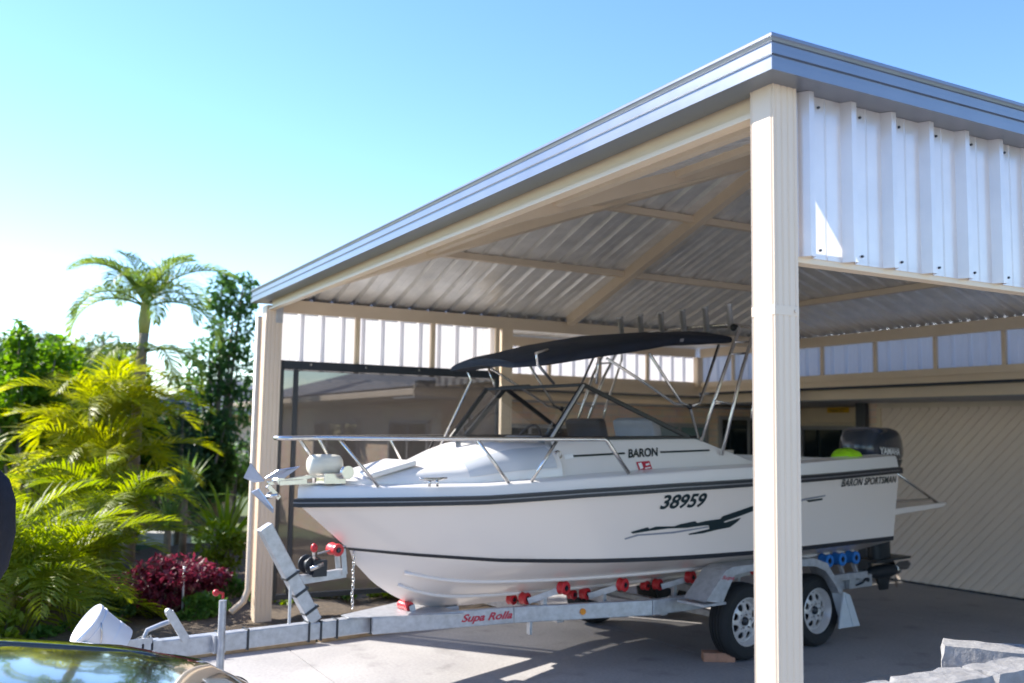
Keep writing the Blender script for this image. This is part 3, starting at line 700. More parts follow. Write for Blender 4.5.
# bow rail
def rail_z(s): return 1.585+.010*(s+3.6)
tip = Vector((-3.66, 0, 1.583))
def rail_n(s): return (.93*brub(max(s, -3.5))+.02) if s > -3.5 else .05
top = []
for s in list(np.linspace(-1.72, -3.45, 22)): top.append(Vector((s, -rail_n(s), rail_z(s))))
bend = [Vector((-1.545, -rail_n(-1.55)-.01, zt(-1.55)+.01)), Vector((-1.66, -rail_n(-1.68), rail_z(-1.7)-.06)), Vector((-1.70, -rail_n(-1.70), rail_z(-1.7)-.012))]
half = bend+top+[Vector((-3.58, -.075, 1.583)), Vector((-3.645, -.04, 1.583))]
full = half+[tip]+[mir(v) for v in half[::-1]]
br = bp(MB().tube(full, .0135, 10), 'bow_rail', 'steel', smooth=True)
for f in (lambda v: v, mir):
    for p, q in (((-3.30, -.14, 1.583), (-3.08, -.26, zt(-3.08))), ((-2.54, -.56, 1.59), (-2.34, -.635, zt(-2.34))), ((-2.03, -.745, 1.60), (-2.21, -.70, zt(-2.2)))):
        MB().tube([f(Vector(p)), f(Vector(q))], .011, 8).build('stanchion', 'steel', br, smooth=True)
MB().tube([Vector((-3.5, .0, 1.575)), Vector((-3.38, .07, 1.46)), Vector((-3.36, .08, zt(-3.4)))], .011, 8).build('stanchion', 'steel', br, smooth=True)
# bow roller plate, windlass, cleat
mb = MB(); mb.bar((-3.60, 0, 1.302), (-3.2, 0, 1.302), .08, .010); mb.bar((-3.64, -.042, 1.31), (-3.46, -.042, 1.316), .006, .03); mb.bar((-3.64, .042, 1.31), (-3.46, .042, 1.316), .006, .03); mb.lathe([(.028,-.04),(.022,0),(.028,.04)], (-3.63, 0, 1.325), (0,1,0), 14)
bp(mb, 'bow_roller_plate', 'steel', bevel=.002)
mb = MB(); mb.lathe([(.0, -.11), (.045, -.11), (.062, -.095), (.066, -.05), (.066, .05), (.060, .09), (.04, .105), (0, .105)], (-3.33, -.02, 1.418), (1,-.12,0), 24, cap=False)
wl = bp(mb, 'windlass', mat('ivory_windlass', (.70, .66, .55), .35, var=.04, vscale=14), smooth=True)
mb = MB(); mb.obox((-3.30, -.05, 1.335), ((1,0,0),(0,1,0),(0,0,1)), (.075, .06, .035)); mb.lathe([(.03,0),(.04,.02),(.03,.04),(.045,.06)], (-3.24,-.10,1.375), (0,-1,0), 16); mb.build('gypsy', 'steel', wl, bevel=.004)
for f in (lambda v: v, mir):
    mb = MB(); a = Vector((-2.80, -.46, zt(-2.8)+.045))
    mb.tube([f(a+Vector((-.10,0,.006))), f(a+Vector((-.04,0,0))), f(a+Vector((.04,0,0))), f(a+Vector((.10,0,.006)))], [.006,.010,.010,.006], 8); mb.tube([f(a+Vector((-.03,0,-.045))), f(a+Vector((-.025,0,0)))], .009, 8); mb.tube([f(a+Vector((.03,0,-.045))), f(a+Vector((.025,0,0)))], .009, 8)
    bp(mb, 'cleat', 'steel', smooth=True)
# seats
for (s, n, m1) in ((-1.22, -.30, 'greyvinyl'), (-1.1, .42, 'darkvinyl')):
    mb = MB(); mb.obox((s+.12, n, 1.38), ((1,0,0),(0,1,0),(0,0,1)), (.22, .22, .05)); mb.obox((s+.36, n, 1.60), ((.96,0,.28),(0,1,0),(-.28,0,.96)), (.045, .22, .17)); mb.lathe([(.16,0),(.05,.03),(.05,.50)], (s+.12, n, .85), (0,0,1), 14)
    st = bp(mb, 'helm_seat', m1, bevel=.03)
    mb = MB(); mb.obox((s+.395, n, 1.62), ((.96,0,.28),(0,1,0),(-.28,0,.96)), (.012, .16, .10)); mb.build('seat_back_pad', 'darkvinyl' if m1 == 'greyvinyl' else 'greyvinyl', st, bevel=.01)
mb = MB(); mb.obox((-1.55, .42, 1.50), ((1,0,.3),(0,1,0),(-.3,0,1)), (.14, .30, .09)); bp(mb, 'dashboard', 'greyvinyl', bevel=.03)
mb = MB(); mb.tube([Vector((-1.38, .42+.15*math.cos(a), 1.55+.15*math.sin(a)))+Vector((.06*math.sin(a), 0, 0)) for a in np.linspace(0, 2*PI, 25)[:-1]], .011, 8, closed=True); bp(mb, 'steering_wheel', 'black', smooth=True)
# bimini canopy: fabric loft over four hoops
H = [(-2.13, .40, 2.095, .05), (-1.97, .55, 2.125, .085), (-1.60, .66, 2.195, .125), (-1.2, .70, 2.28, .125), (-.8, .72, 2.34, .11), (-.4, .72, 2.378, .10), (-.25, .70, 2.378, .085)]
def hoop(s, w, z, th_, k): # k 0..1 across; crown
    c = -math.cos(PI*k); return Vector((s, w*c, z+.05*(1-c*c)))
rows = []
Ht = []
for i in range(len(H)-1):
    for j in range(5): t = j/5; Ht.append([a*(1-t)+b*t for a, b in zip(H[i], H[i+1])])
Ht.append(list(H[-1]))
for s, w, z, d in Ht:
    row = []
    for k in range(25):
        a = 2*PI*k/24
        cx, sz_ = math.cos(a), math.sin(a)
        x = w*(1 if cx > 0 else -1)*abs(cx)**.45; zz = (d*.5*abs(sz_)**.6*(1 if sz_ > 0 else -1))
        row.append(Vector((s, x, z+zz+.045*(1-(x/w)**2)+.006*math.sin(9*s+5*x))))
    rows.append(row)
mb = MB(); mb.grid(rows, closed=True); n = len(rows[0]); 
for rw in (rows[0], rows[-1]): mb.add(rw, [tuple(range(n))])
bim = bp(mb, 'bimini_top', 'navy', smooth=True, weld=True, auto=60)
mb = MB(); mb.add([(-.86, -.727, 2.345), (-.82, -.7275, 2.35), (-.83, -.7275, 2.325), (-.865, -.727, 2.322)], [(0,1,2,3)]); mb.build('maker_tab', 'decalgrey', bim)
for f in (lambda v: v, mir):
    V = Vector
    foot = f(V((-.77, -.735, 1.85))); base = f(V((-.67, -.73, 1.62)))
    near = f(V((0, -1, 0))).y < 0
    for pts in ([f(V((-1.56, -.70, 2.16))), f(V((-1.20, -.72, 2.00))), f(V((-.93, -.73, 1.87))), foot],       # bows fanning from the side mount
                [f(V((-1.16, -.71, 2.22))), f(V((-.86, -.73, 1.88))), foot, base],
                [f(V((-1.60, -.66, 2.16))), f(V((-1.57, -.60, 1.99)))],
                [f(V((-1.98, -.57, 2.20))), f(V((-2.09, -.58, 2.17))), f(V((-2.06, -.56, 2.10))), f(V((-1.86, -.49, 1.98)))] if near else None,
                None if near else [f(V((-1.90, -.50, 2.10))), f(V((-1.86, -.52, 2.03))), f(V((-2.16, -.50, 1.50)))],
                [f(V((-.42, -.71, 2.33))), f(V((-.66, -.735, 1.88))), foot]):
        if pts: MB().tube(pts, .011, 8).build('frame_bow', 'steel', bim, smooth=True)
    MB().sphere(foot, .022, 10, 6).build('joint', 'black', bim, smooth=True)
# rod rack (targa) with six rod holders
def leg(sg_, pts, r=.013): return [(p[0], sg_*p[1], p[2]) for p in pts]
tw = MB()
for sg_ in (-1, 1):
    tw.tube(leg(sg_, [(-.65, .735, 1.60), (-.40, .755, 2.15), (-.22, .74, 2.46), (-.17, .70, 2.50), (-.15, .60, 2.515)]), .0135, 8)
    tw.tube(leg(sg_, [(-.52, .82, 1.50), (-.24, .785, 2.15), (-.06, .75, 2.46), (-.05, .70, 2.50), (-.05, .60, 2.515)]), .0135, 8)
    tw.tube(leg(sg_, [(-.06, .75, 2.44), (-.01, .80, 2.32), (-.03, .83, 2.20), (-.17, .835, 1.88), (-.2, .83, 1.78)]), .011, 8)
    for a, b in (((-.35, .765, 2.26), (-.17, .765, 2.28)), ((-.29, .755, 2.36), (-.12, .755, 2.37)), ((-.55, .785, 1.9), (-.36, .79, 1.88))): tw.tube(leg(sg_, [a, b]), .009, 6)
for s in (-.15, -.05): tw.tube([(s, y, 2.515+.012*(1-(y/.6)**2)) for y in np.linspace(-.6, .6, 9)], .0135, 8)
rk = bp(tw, 'rod_rack', 'steel', smooth=True)
for k in range(6):
    y = -.62+1.24*k/5; c = Vector((-.17, y, 2.46)); d = Vector((-.02 if k else .0, -.05, 1)).normalized()
    MB().lathe([(.016, 0), (.024, 0), (.024, .20), (.030, .205), (.030, .222), (.020, .222), (.018, .05)], c, (-.16, -.02, 1), 14, cap=False).build('rod_holder', 'alu', rk, smooth=True)
for y in (.62, -.60): MB().sphere((-.19, y-.06, 2.485), .028, 10, 6).build('deck_light', 'black', rk, smooth=True)
# lettering and marks on the near side
def hull_text(name, body, s0, s1, zb0, zb1, h, skew, m, off=.0, spacing=1.):
    def f(u, v):
        s = s0+(s1-s0)*u+skew*v; z = zb0+(zb1-zb0)*u+h*v; return on_hull(s, z, .005)
    return text_obj(name, body, f, m, boat, 0., off, BL, spacing)
hull_text('registration_number', '38959', -1.330, -.955, 1.138, 1.147, .098, .038, 'decal', .03)
hull_text('model_lettering', 'BARON SPORTSMAN', .648, 1.52, 1.252, 1.266, .060, .022, 'decal', .022, 1.06)
W1 = [(-1.533,.994),(-1.406,1.023),(-1.394,1.011),(-1.342,1.025),(-1.16,1.022),(-1.138,1.036),(-1.013,1.052),(-.992,1.038),(-.917,1.049),(-.772,1.058),(-.755,1.076),(-.656,1.097),(-.435,1.144),(-.426,1.107),(-.593,1.068),(-.754,1.035),(-.779,1.02),(-.939,1.018),(-1.087,1.008),(-1.24,1.009),(-1.387,.998),(-1.517,.983)]
W2 = [(-.89,1.034),(-.758,1.05),(-.765,1.022),(-.563,1.06),(-.586,1.036),(-.663,.995),(-.8,.982),(-.931,.964),(-1.057,.958),(-1.058,.967),(-.869,.992),(-.859,1.01)]
W3 = [(-1.574,.953),(-1.485,.977),(-1.214,.986),(-.886,1.012),(-.878,1.004),(-1.201,.973),(-1.474,.967),(-1.568,.944)]
W4 = [(-.416,1.109),(-.229,1.132),(.18,1.179),(.432,1.195),(.435,1.185),(.184,1.165),(-.222,1.102),(-.388,1.086)]
W5 = [(.183,1.162),(.395,1.172),(.398,1.157),(.213,1.146)]
def decal(polys, off, name, m):
    mb = MB()
    for P in polys:
        bm_ = bmesh.new(); vv = [bm_.verts.new((a, 0, b)) for a, b in P]; bm_.faces.new(vv); bmesh.ops.triangulate(bm_, faces=bm_.faces)
        for e_ in range(2): bmesh.ops.subdivide_edges(bm_, edges=[e for e in bm_.edges if e.calc_length() > .08], cuts=1, use_grid_fill=False); bmesh.ops.triangulate(bm_, faces=bm_.faces)
        bm_.verts.index_update(); mb.add([on_hull(v.co.x, v.co.z, off) for v in bm_.verts], [tuple(v.index for v in f.verts) for f in bm_.faces]); bm_.free()
    return bp(mb, name, m, normals=False)
for w_i in (W1, W2, W5): decal([w_i], .0055, 'wave_decal', 'decal')
for w_i in (W3, W4): decal([w_i], .0045, 'wave_decal_grey', 'decalgrey')  # grey vinyl strokes belonging to the wave design
def on_coam(s, z, off=.004): return (s, -(coam_n(s, z)+off), z)
text_obj('name_lettering', 'BARON', lambda u, v: on_coam(-1.335+.250*u+.028*v, 1.475+.014*u+.062*v), 'decal', boat, 0., .025, BL)
mb = MB()
for a, b, z0_, z1_ in ((-1.77, -1.35, 1.487, 1.508), (-1.05, -.60, 1.517, 1.533)):
    mb.grid([[on_coam(a+(b-a)*t, z0_+(z1_-z0_)*t-.006), on_coam(a+(b-a)*t, z0_+(z1_-z0_)*t+.006)] for t in np.linspace(0, 1, 8)])
bp(mb, 'pin_stripe', 'decal', normals=False)
def q4(s0, s1, z0_, z1_, off): return [on_coam(s0, z0_, off), on_coam(s1, z0_+.008, off), on_coam(s1, z1_+.008, off), on_coam(s0, z1_, off)]
st = bp(MB().add(q4(-1.285, -1.17, 1.388, 1.448, .004), [(0,1,2,3)]), 'safety_sticker', 'redvinyl', normals=False)
mb = MB(); mb.add(q4(-1.274, -1.244, 1.398, 1.438, .006), [(0,1,2,3)]); mb.add(q4(-1.232, -1.182, 1.400, 1.408, .006), [(0,1,2,3)]); mb.add(q4(-1.215, -1.182, 1.422, 1.434, .006), [(0,1,2,3)]); mb.build('sticker_print', 'lettering', st, normals=False)
mb = MB(); c = Vector(on_coam(-1.885, 1.493, .0)); mb.lathe([(.030, 0), (.030, .012), (.022, .016), (.020, .008)], c, (0,-1,.3), 20, cap=False); vt = bp(mb, 'fuel_vent', 'steel', smooth=True)
MB().lathe([(.019, .006), (.015, .012), (0, .013)], c, (0,-1,.3), 16, cap=False).build('vent_cap', 'deckwhite', vt, smooth=True)
bp(MB().add(q4(-1.84, -1.77, 1.465, 1.495, .0045), [(0,1,2,3)]), 'capacity_label', 'lettering', normals=False)
# stern: swim platform, grab strut
for sg_ in (-1, 1):
    mb = MB(); pl_ = [(1.43, .93), (1.50, .99), (2.30, 1.035), (2.36, 1.06), (2.36, 1.075), (1.44, 1.045)]
    mb.prism(pl_, lambda p: (p[0], sg_*.95, p[1]), lambda p: (p[0], sg_*.35, p[1])); bp(mb, 'swim_platform', 'gelcoat', bevel=.012)
    mb = MB(); mb.tube([(1.52, sg_*.95, 1.36), (2.28, sg_*.90, 1.075)], .012, 8); mb.tube([(1.45, sg_*.93, 1.075), (1.50, sg_*.93, 1.10), (2.2, sg_*.90, 1.105), (2.26, sg_*.90, 1.075)], .012, 8); bp(mb, 'boarding_rail', 'steel', smooth=True)
# outboard
mo = empty('m', (0,0,0), '', ''); bpy.data.objects.remove(mo)
mb = MB(); cs = 2.60; cn = -.06
prof = [(-.36, 1.44, .22), (-.40, 1.50, .25), (-.39, 1.60, .255), (-.34, 1.665, .245), (-.26, 1.70, .225), (.0, 1.722, .22), (.24, 1.71, .21), (.36, 1.665, .19), (.41, 1.58, .18), (.42, 1.50, .17), (.40, 1.44, .16)]
rows = []
for zf, kx, kn in ((1.42, .93, .92), (1.46, .99, 1.0), (1.52, 1.0, 1.0), (1.60, .965, .97), (1.66, .90, .90), (1.70, .78, .78), (1.722, .55, .55), (1.726, .0, .0)):
    row = []
    for k in range(28):
        a = 2*PI*k/28; c_, s_ = math.cos(a), math.sin(a)
        x = .37*kx*(1 if c_ > 0 else -1)*abs(c_)**.55; y = .215*kn*(1 if s_ > 0 else -1)*abs(s_)**.55
        y *= 1-.22*max(0, x/.37)
        row.append((cs+x, cn+y, zf-.025*(x+.1)*kx+.025))
    rows.append(row)
mb.grid(rows, closed=True); om = bp(mb, 'outboard_motor', 'motor', smooth=True)
mb = MB(); mb.lathe([(.26,0),(.25,.07)], (0,0,0)); mb = MB()
rows = []
for z, hx, hy, ox in ((1.43, .36, .20, 0), (1.30, .30, .17, .0), (1.15, .22, .12, .02), (.95, .17, .09, .04), (.70, .15, .075, .06), (.50, .14, .07, .08), (.42, .16, .07, .10)):
    rows.append([(cs+ox+hx*(1 if math.cos(a) > 0 else -1)*abs(math.cos(a))**.6, cn+hy*math.sin(a), z) for a in np.linspace(0, 2*PI, 21)[:-1]])
mb.grid(rows, closed=True)
mb.obox((cs+.14, cn, .455), ((1,0,.02),(0,1,0),(0,0,1)), (.30, .12, .010))           # anti-ventilation plate
mb.lathe([(.02,-.28),(.05,-.20),(.068,-.05),(.068,.10),(.05,.20)], (cs+.12, cn, .33), (1,0,0), 16)
mb.prism([(-.10,.30),(.16,.30),(.10,.15),(-.02,.15)], lambda p: (cs+.1+p[0], cn-.012, p[1]), lambda p: (cs+.1+p[0], cn+.012, p[1]))
mb.obox((1.75, 0, .95), ((1,0,0),(0,1,0),(0,0,1)), (.30, .16, .28)); mb.obox((cs-.42, cn, 1.15), ((1,0,0),(0,1,0),(0,0,1)), (.14, .15, .25))
MB.build(mb, 'drive_leg', 'motorleg', om, smooth=True, auto=40)
mb = MB(); c = Vector((cs+.36, cn, .33)); mb.lathe([(.05,-.05),(.045,.03),(.015,.06)], c, (1,0,0), 14)
for k in range(3):
    a = 2*PI*k/3+.5; rows = []
    for t in np.linspace(0, 1, 6):
        rad = .04+.135*t; ch = .055*math.sin(PI*min(.9, .25+t*.75))+.01; tw_ = R(62-32*t); e1 = Vector((0, math.cos(a), math.sin(a))); e2 = Vector((0, -math.sin(a), math.cos(a)))
        rows.append([c+e1*rad+(e2*math.cos(tw_)+Vector((1,0,0))*math.sin(tw_))*ch*q for q in (-1, -.3, .4, 1)])
    mb.grid(rows)
mb.build('propeller', 'steel', om, smooth=True)
def cowl_f(u, v):
    x = -.22+.36*u; return (cs+x, cn-(.220*(1-.22*max(0, x/.37)))*min(1, (1-abs(x/.375)**3.6)**.275)-.006, 1.487+.070*v-.010*u)
text_obj('motor_lettering', 'YAMAHA', cowl_f, 'lettering', om, 0., .035, None)
# ---- loose things on the boat
an = empty('anchor', BO+ax_a*(-3.60)+Vector((0,0,1.325)), 'steel plough anchor with flukes coloured like reflected sky stowed on bow roller', 'anchor', rz=YAW)
mb = MB(); mb.bar((-.10, 0, -.02), (.36, 0, .045), .016, .026, (0,0,1)); mb.bar((-.10, 0, -.03), (-.02, 0, -.11), .018, .03); an_s = mb.build('shank', 'steel', an, bevel=.003)
def plate(pts, th_, name):
    a = [Vector(p) for p in pts]; nrm = (a[1]-a[0]).cross(a[2]-a[0]).normalized()*th_; n = len(a)
    return MB().add(a+[p+nrm for p in a], [tuple(range(n))[::-1], tuple(range(n, 2*n))]+[(i, (i+1) % n, n+(i+1) % n, n+i) for i in range(n)]).build(name, 'sky_blue_anchor_steel', an)
M['sky_blue_anchor_steel'] = mat('sky_blue_anchor_steel', (.35, .42, .55), .3, .75, var=.08, vscale=14)  # blue of the reflected sky is put into the base colour
plate([(-.13, -.03, .02), (-.02, -.06, .02), (.05, -.12, .09), (-.08, -.10, .07)], .008, 'fluke'); plate([(-.13, -.03, .0), (-.22, -.02, .11), (-.24, .03, .02), (-.17, .03, -.01)], .008, 'fluke'); plate([(-.16, 0, -.05), (-.07, -.02, -.17), (-.05, .02, -.2), (-.19, .03, -.07)], .008, 'fluke')
MB().tube([(-.06, -.07, -.085), (-.10, 0, -.10), (-.06, .07, -.085)], .012, 8).build('roll_bar', 'steel', an, smooth=True)
rows = []
for i in range(9):
    t = i/8; rows.append([(.14*math.sin(PI*.5*(1-t))*math.cos(a)*(1+.12*math.sin(3*a)), .12*math.sin(PI*.5*(1-t))*math.sin(a), (.075)*math.sin(PI*.5*t)+.012*math.sin(5*a+t*4)) for a in np.linspace(0, 2*PI, 17)[:-1]])
mb = MB(); mb.grid(rows, closed=True); lm_ = mb.build('cap', 'lime', smooth=True); lm_.location = BO+ax_a*1.13+ax_n*(-.76)+Vector((0,0,1.470)); lm_.rotation_euler = (0,0,YAW)
tag(lm_, 'lime green cloth cap lying on the stern gunwale beside the motor', 'cap')

# ------------------------------------------------------------------ trailer
trl = empty('boat_trailer', BO, 'galvanised tandem axle boat trailer with red rollers under the hull', 'trailer', rz=YAW)
def tp(mb, name, m, parent=None, **k): return mb.build(name, m, parent or trl, **k)
db = tp(MB().bar((-4.35, 0, .395), (-2.3, 0, .402), .075, .105), 'drawbar', 'gal', bevel=.008)
for s in (-3.97, -3.80, -3.41, -3.33, -3.22, -2.98): 
    mb = MB(); mb.box(s-.006, s+.006, -.044, .044, .338, .458); mb.build('u_bolt', 'motorleg', db)
mb = MB(); mb.box(-2.985, -2.90, -.0395, -.038, .415, .442); mb.build('reflector_sticker', 'orange', db)
mb = MB(); mb.box(-2.985, -2.84, -.0395, -.038, .356, .408); mb.build('warning_sticker', 'pinkvinyl', db)
for sg_ in (-1, 1):
    mb = MB(); P = [(-3.0, sg_*.085, .402), (-2.1, sg_*.38, .430), (-1.10, sg_*.67, .428), (1.30, sg_*.70, .43)]
    for a, b in zip(P, P[1:]): mb.bar(a, b, .05, .105)
    rl = tp(mb, 'side_rail', 'gal', bevel=.005)
    if sg_ < 0:
        a, b = Vector(P[0]), Vector(P[1]); d = (b-a).normalized(); nr = Vector((d.y, -d.x, 0)).normalized()
        if nr.y > 0: nr = -nr
        d3_ = d.copy(); c0 = a+d*.58; c1 = a+d*.93; 
        text_obj('rail_lettering', 'Supa Rolla', lambda u, v: c0+(c1-c0)*u+nr*.0275+d3_*(.012*v)+Vector((0, 0, -.035+.066*v)), 'redvinyl', rl, .25, .03, None)
        a, b = Vector(P[1]), Vector(P[2]); d = (b-a).normalized(); nr = Vector((d.y, -d.x, 0)).normalized(); nr = -nr if nr.y > 0 else nr; d3 = d
        c = a+d*.50+nr*.027; MB().lathe([(.022,0),(.022,.006)], c, nr, 14).build('side_reflector', 'orange', rl)
        MB().bar(a+d*.12+Vector((0,0,-.04)), a+d*.12+Vector((0,0,-.135)), .035, .02).build('rail_bracket', 'gal', rl)
for s, n in ((-1.75, .46), (-.95, .66), (.0, .68), (1.12, .69)): tp(MB().bar((s, -n, .385), (s, n, .385), .06, .06), 'crossmember', 'gal', bevel=.004)
for s in (-.31, .53): tp(MB().bar((s, -.78, .287), (s, .78, .287), .05, .05), 'axle', 'gal', bevel=.004)
# gusset plate and keel rollers
mb = MB(); mb.prism([(-3.15, -.05), (-2.45, -.33), (-2.45, .33), (-3.15, .05)], lambda p: (p[0], p[1], .456), lambda p: (p[0], p[1], .462)); tp(mb, 'gusset_plate', 'gal')
def roller(c, r, w, axis, m='red', parent=None, name='roller'):
    mb = MB(); mb.lathe([(r*.45, -w/2), (r*.92, -w/2), (r, -w*.38), (r*.86, -w*.12), (r*.86, w*.12), (r, w*.38), (r*.92, w/2), (r*.45, w/2)], c, axis, 22, cap=False)
    o = tp(mb, name, m, parent, smooth=True, auto=50)
    mb = MB(); mb.lathe([(.001, -w/2+.006), (r*.46, -w/2+.006), (r*.46, w/2-.006), (.001, w/2-.006)], c, axis, 16, cap=False); mb.lathe([(.012, -w/2-.008), (.012, w/2+.008)], c, axis, 8); mb.build('roller_hub', 'motorleg', o, smooth=True, auto=50)
    return o
roller((-2.705, 0, .487), .034, .12, (0,1,0)); mb = MB(); mb.bar((-2.68, -.07, .43), (-2.70, -.07, .50), .006, .04); mb.bar((-2.68, .07, .43), (-2.70, .07, .50), .006, .04); tp(mb, 'roller_bracket', 'gal')
# winch post with arm, winch, bow roller
wp = tp(MB().bar((-3.71, 0, 1.05), (-3.36, 0, .455), .07, .085), 'winch_post', 'gal', bevel=.006)
for t in (.52, .70, .90):
    c = Vector((-3.71, 0, 1.05)).lerp(Vector((-3.36, 0, .47)), t); d = Vector((.35, 0, -.58)).normalized(); MB().obox(c, (d, (0,1,0), d.cross(Vector((0,1,0)))), (.008, .041, .050)).build('u_bolt', 'motorleg', wp)
MB().bar((-3.54, -.03, .71), (-3.54, -.03, .46), .014, .014).build('brace', 'gal', wp)
mb = MB(); mb.bar((-3.52, 0, .71), (-3.16, 0, .735), .05, .055); mb.bar((-3.18, -.045, .73), (-3.20, -.045, .89), .008, .035); mb.bar((-3.18, .045, .73), (-3.20, .045, .89), .008, .035); mb.build('winch_arm', 'gal', wp, bevel=.003)
roller((-3.235, 0, .885), .040, .11, (0,1,0), 'red', wp, 'bow_roller')
wn = MB(); wn.lathe([(.058,-.055),(.058,-.045),(.035,-.04),(.035,.04),(.058,.045),(.058,.055)], (-3.40, 0, .80), (0,1,0), 22); wn.obox((-3.37, -.072, .785), ((1,0,0),(0,1,0),(0,0,1)), (.045, .012, .05)); wo = wn.build('winch', 'black', wp, smooth=True, auto=40)
mb = MB(); mb.tube([(-3.40, -.09, .84), (-3.44, -.13, .86), (-3.46, -.17, .91)], .010, 8); mb.obox((-3.40, -.095, .80), ((1,0,.3),(0,1,0),(-.3,0,1)), (.045, .006, .012)); mb.build('winch_crank', 'steel', wo, smooth=True); MB().sphere((-3.46, -.175, .925), .022, 10, 6, (1,1,1.3)).build('crank_knob', 'red', wo, smooth=True)
MB().tube([(-3.35, 0, .865), (-3.14, 0, .905)], .006, 6).build('winch_strap', 'greyplastic', wo)
mb = MB()
for k in range(15):
    z = .86-.024*k; a = (.008, 0) if k % 2 else (0, .008); mb.tube([(-3.11+a[0]*math.cos(t)+.003*math.sin(k), -.02+a[1]*math.cos(t), z+.016*math.sin(t)) for t in np.linspace(0, 2*PI, 9)[:-1]], .0035, 5, closed=True)
mb.build('safety_chain', 'steel', wp, smooth=True)
# coupling, lever, jockey wheel
mb = MB(); mb.bar((-4.52, 0, .40), (-4.30, 0, .40), .09, .10); mb.lathe([(.0,-.05),(.05,-.04),(.055,.02),(.035,.06),(0,.065)], (-4.56, 0, .40), (0,0,1), 16, cap=False); cpn = tp(mb, 'coupling', 'gal', smooth=True, auto=40)
mb = MB(); mb.tube([(-4.40, -.02, .46), (-4.38, -.02, .51), (-4.30, -.02, .535), (-4.24, -.02, .55)], .014, 8); mb.bar((-4.17, -.045, .44), (-4.27, -.045, .60), .012, .045); mb.lathe([(.018,-.02),(.018,.02)], (-4.275, -.045, .605), (0,1,0), 10); mb.build('brake_lever', 'gal', cpn, smooth=True, auto=40)
mb = MB(); mb.bar((-4.33, -.045, .345), (-4.43, -.045, .345), .03, .02); mb.box(-4.5, -4.36, -.058, -.048, .40, .475); mb.build('cable_plate', 'gal', cpn)
for k in range(2):
    mb = MB(); mb.tube([(-4.42+.05*k, .05, .45), (-4.40+.05*k, .0, .475), (-4.41+.05*k, -.06, .44), (-4.41+.05*k, -.062, .36)], .006, 6); mb.build('brake_cable', 'black', cpn)
mb = MB(); mb.tube([(-3.985, -.10, .65), (-3.985, -.10, .20)], .022, 12); mb.tube([(-3.985, -.10, .22), (-3.985, -.10, .12)], .017, 12); mb.bar((-3.985, -.035, .40), (-3.985, -.085, .40), .07, .10); mb.obox((-3.94, -.10, .14), ((1,0,-.3),(0,1,0),(.3,0,1)), (.07, .03, .006)); jw = tp(mb, 'jockey_stand', 'gal', smooth=True, auto=40)
mb = MB(); mb.tube([(-3.985, -.10, .66), (-3.985, -.10, .69), (-4.03, -.12, .70)], .008, 8); mb.sphere((-4.035, -.12, .70), .020, 10, 6); mb.build('jockey_handle', 'red', jw, smooth=True)
mb = MB(); mb.lathe([(.03,-.022),(.095,-.025),(.105,-.012),(.105,.012),(.095,.025),(.03,.022)], (-3.90, -.10, .107), (0,1,0), 24, cap=False); jt = mb.build('jockey_tyre', 'rubber', jw, smooth=True); mb = MB(); mb.lathe([(.012,-.03),(.066,-.024),(.07,-.0),(.066,.024),(.012,.03)], (-3.90, -.10, .107), (0,1,0), 20); mb.build('jockey_hub', 'greyplastic', jt, smooth=True)
# hull rollers on arms
def hull_z(s, n):
    u = (s+3.13)/4.57; b = bch(s); q = abs(n)/b; return zk(s)*(1-q)+zc(s)*q-.05*math.sin(PI*min(q,1))*(1-u)**2
RS = [(-1.78, .52, .30), (-1.27, .56, .34), (-.62, .60, .42), (.1, .62, .40)]
for s, n1, n2 in RS:
    for sg_ in (-1, 1):
        arm = MB(); a1 = Vector((s, sg_*n1, hull_z(s, n1)-.052)); a2 = Vector((s-.16, sg_*n2, hull_z(s-.16, n2)-.052))
        arm.bar(a1+Vector((0, sg_*-.02, -.012)), a2+Vector((0, sg_*.04, -.012)), .02, .04); arm.bar((a1+a2)/2+Vector((0,0,-.03)), Vector(((s*2-.16)/2, sg_*(n1+n2)/2, .40)), .03, .03)
        ar = tp(arm, 'roller_arm', 'gal')
        roller(a1, .047, .055, (.25, sg_*1, 0), 'red', ar); roller(a2, .042, .055, (.25, sg_*1, 0), 'red', ar); roller(a2+Vector((-.06, -sg_*.07, -.012)), .036, .05, (.25, sg_*1, 0), 'red', ar)
for s in (.84, 1.02, 1.21):
    for sg_ in (-1, 1):
        z = hull_z(s, .72)-.060; o = roller((s, sg_*.74, z), .055, .085, (0,1,0), 'blue'); MB().bar((s, sg_*.74, z-.03), (s, sg_*.80, .46), .02, .03).build('roller_bracket', 'gal', o)
MB().bar((.75, -.80, .50), (1.30, -.80, .50), .05, .05).build('roller_beam', 'gal', trl); MB().bar((.75, .80, .50), (1.30, .80, .50), .05, .05).build('roller_beam', 'gal', trl)
mb = MB(); mb.box(1.12, 1.44, -.775, -.73, .385, .485); rb = tp(mb, 'rear_bracket', 'gal', bevel=.004)
mb = MB(); mb.lathe([(.018,0),(.018,.02)], (1.36, -.775, .445), (0,-1,0), 8); mb.tube([(1.20, -.78, .41), (1.27, -.80, .43), (1.34, -.78, .455)], .008, 6); mb.build('tie_down', 'motorleg', rb)
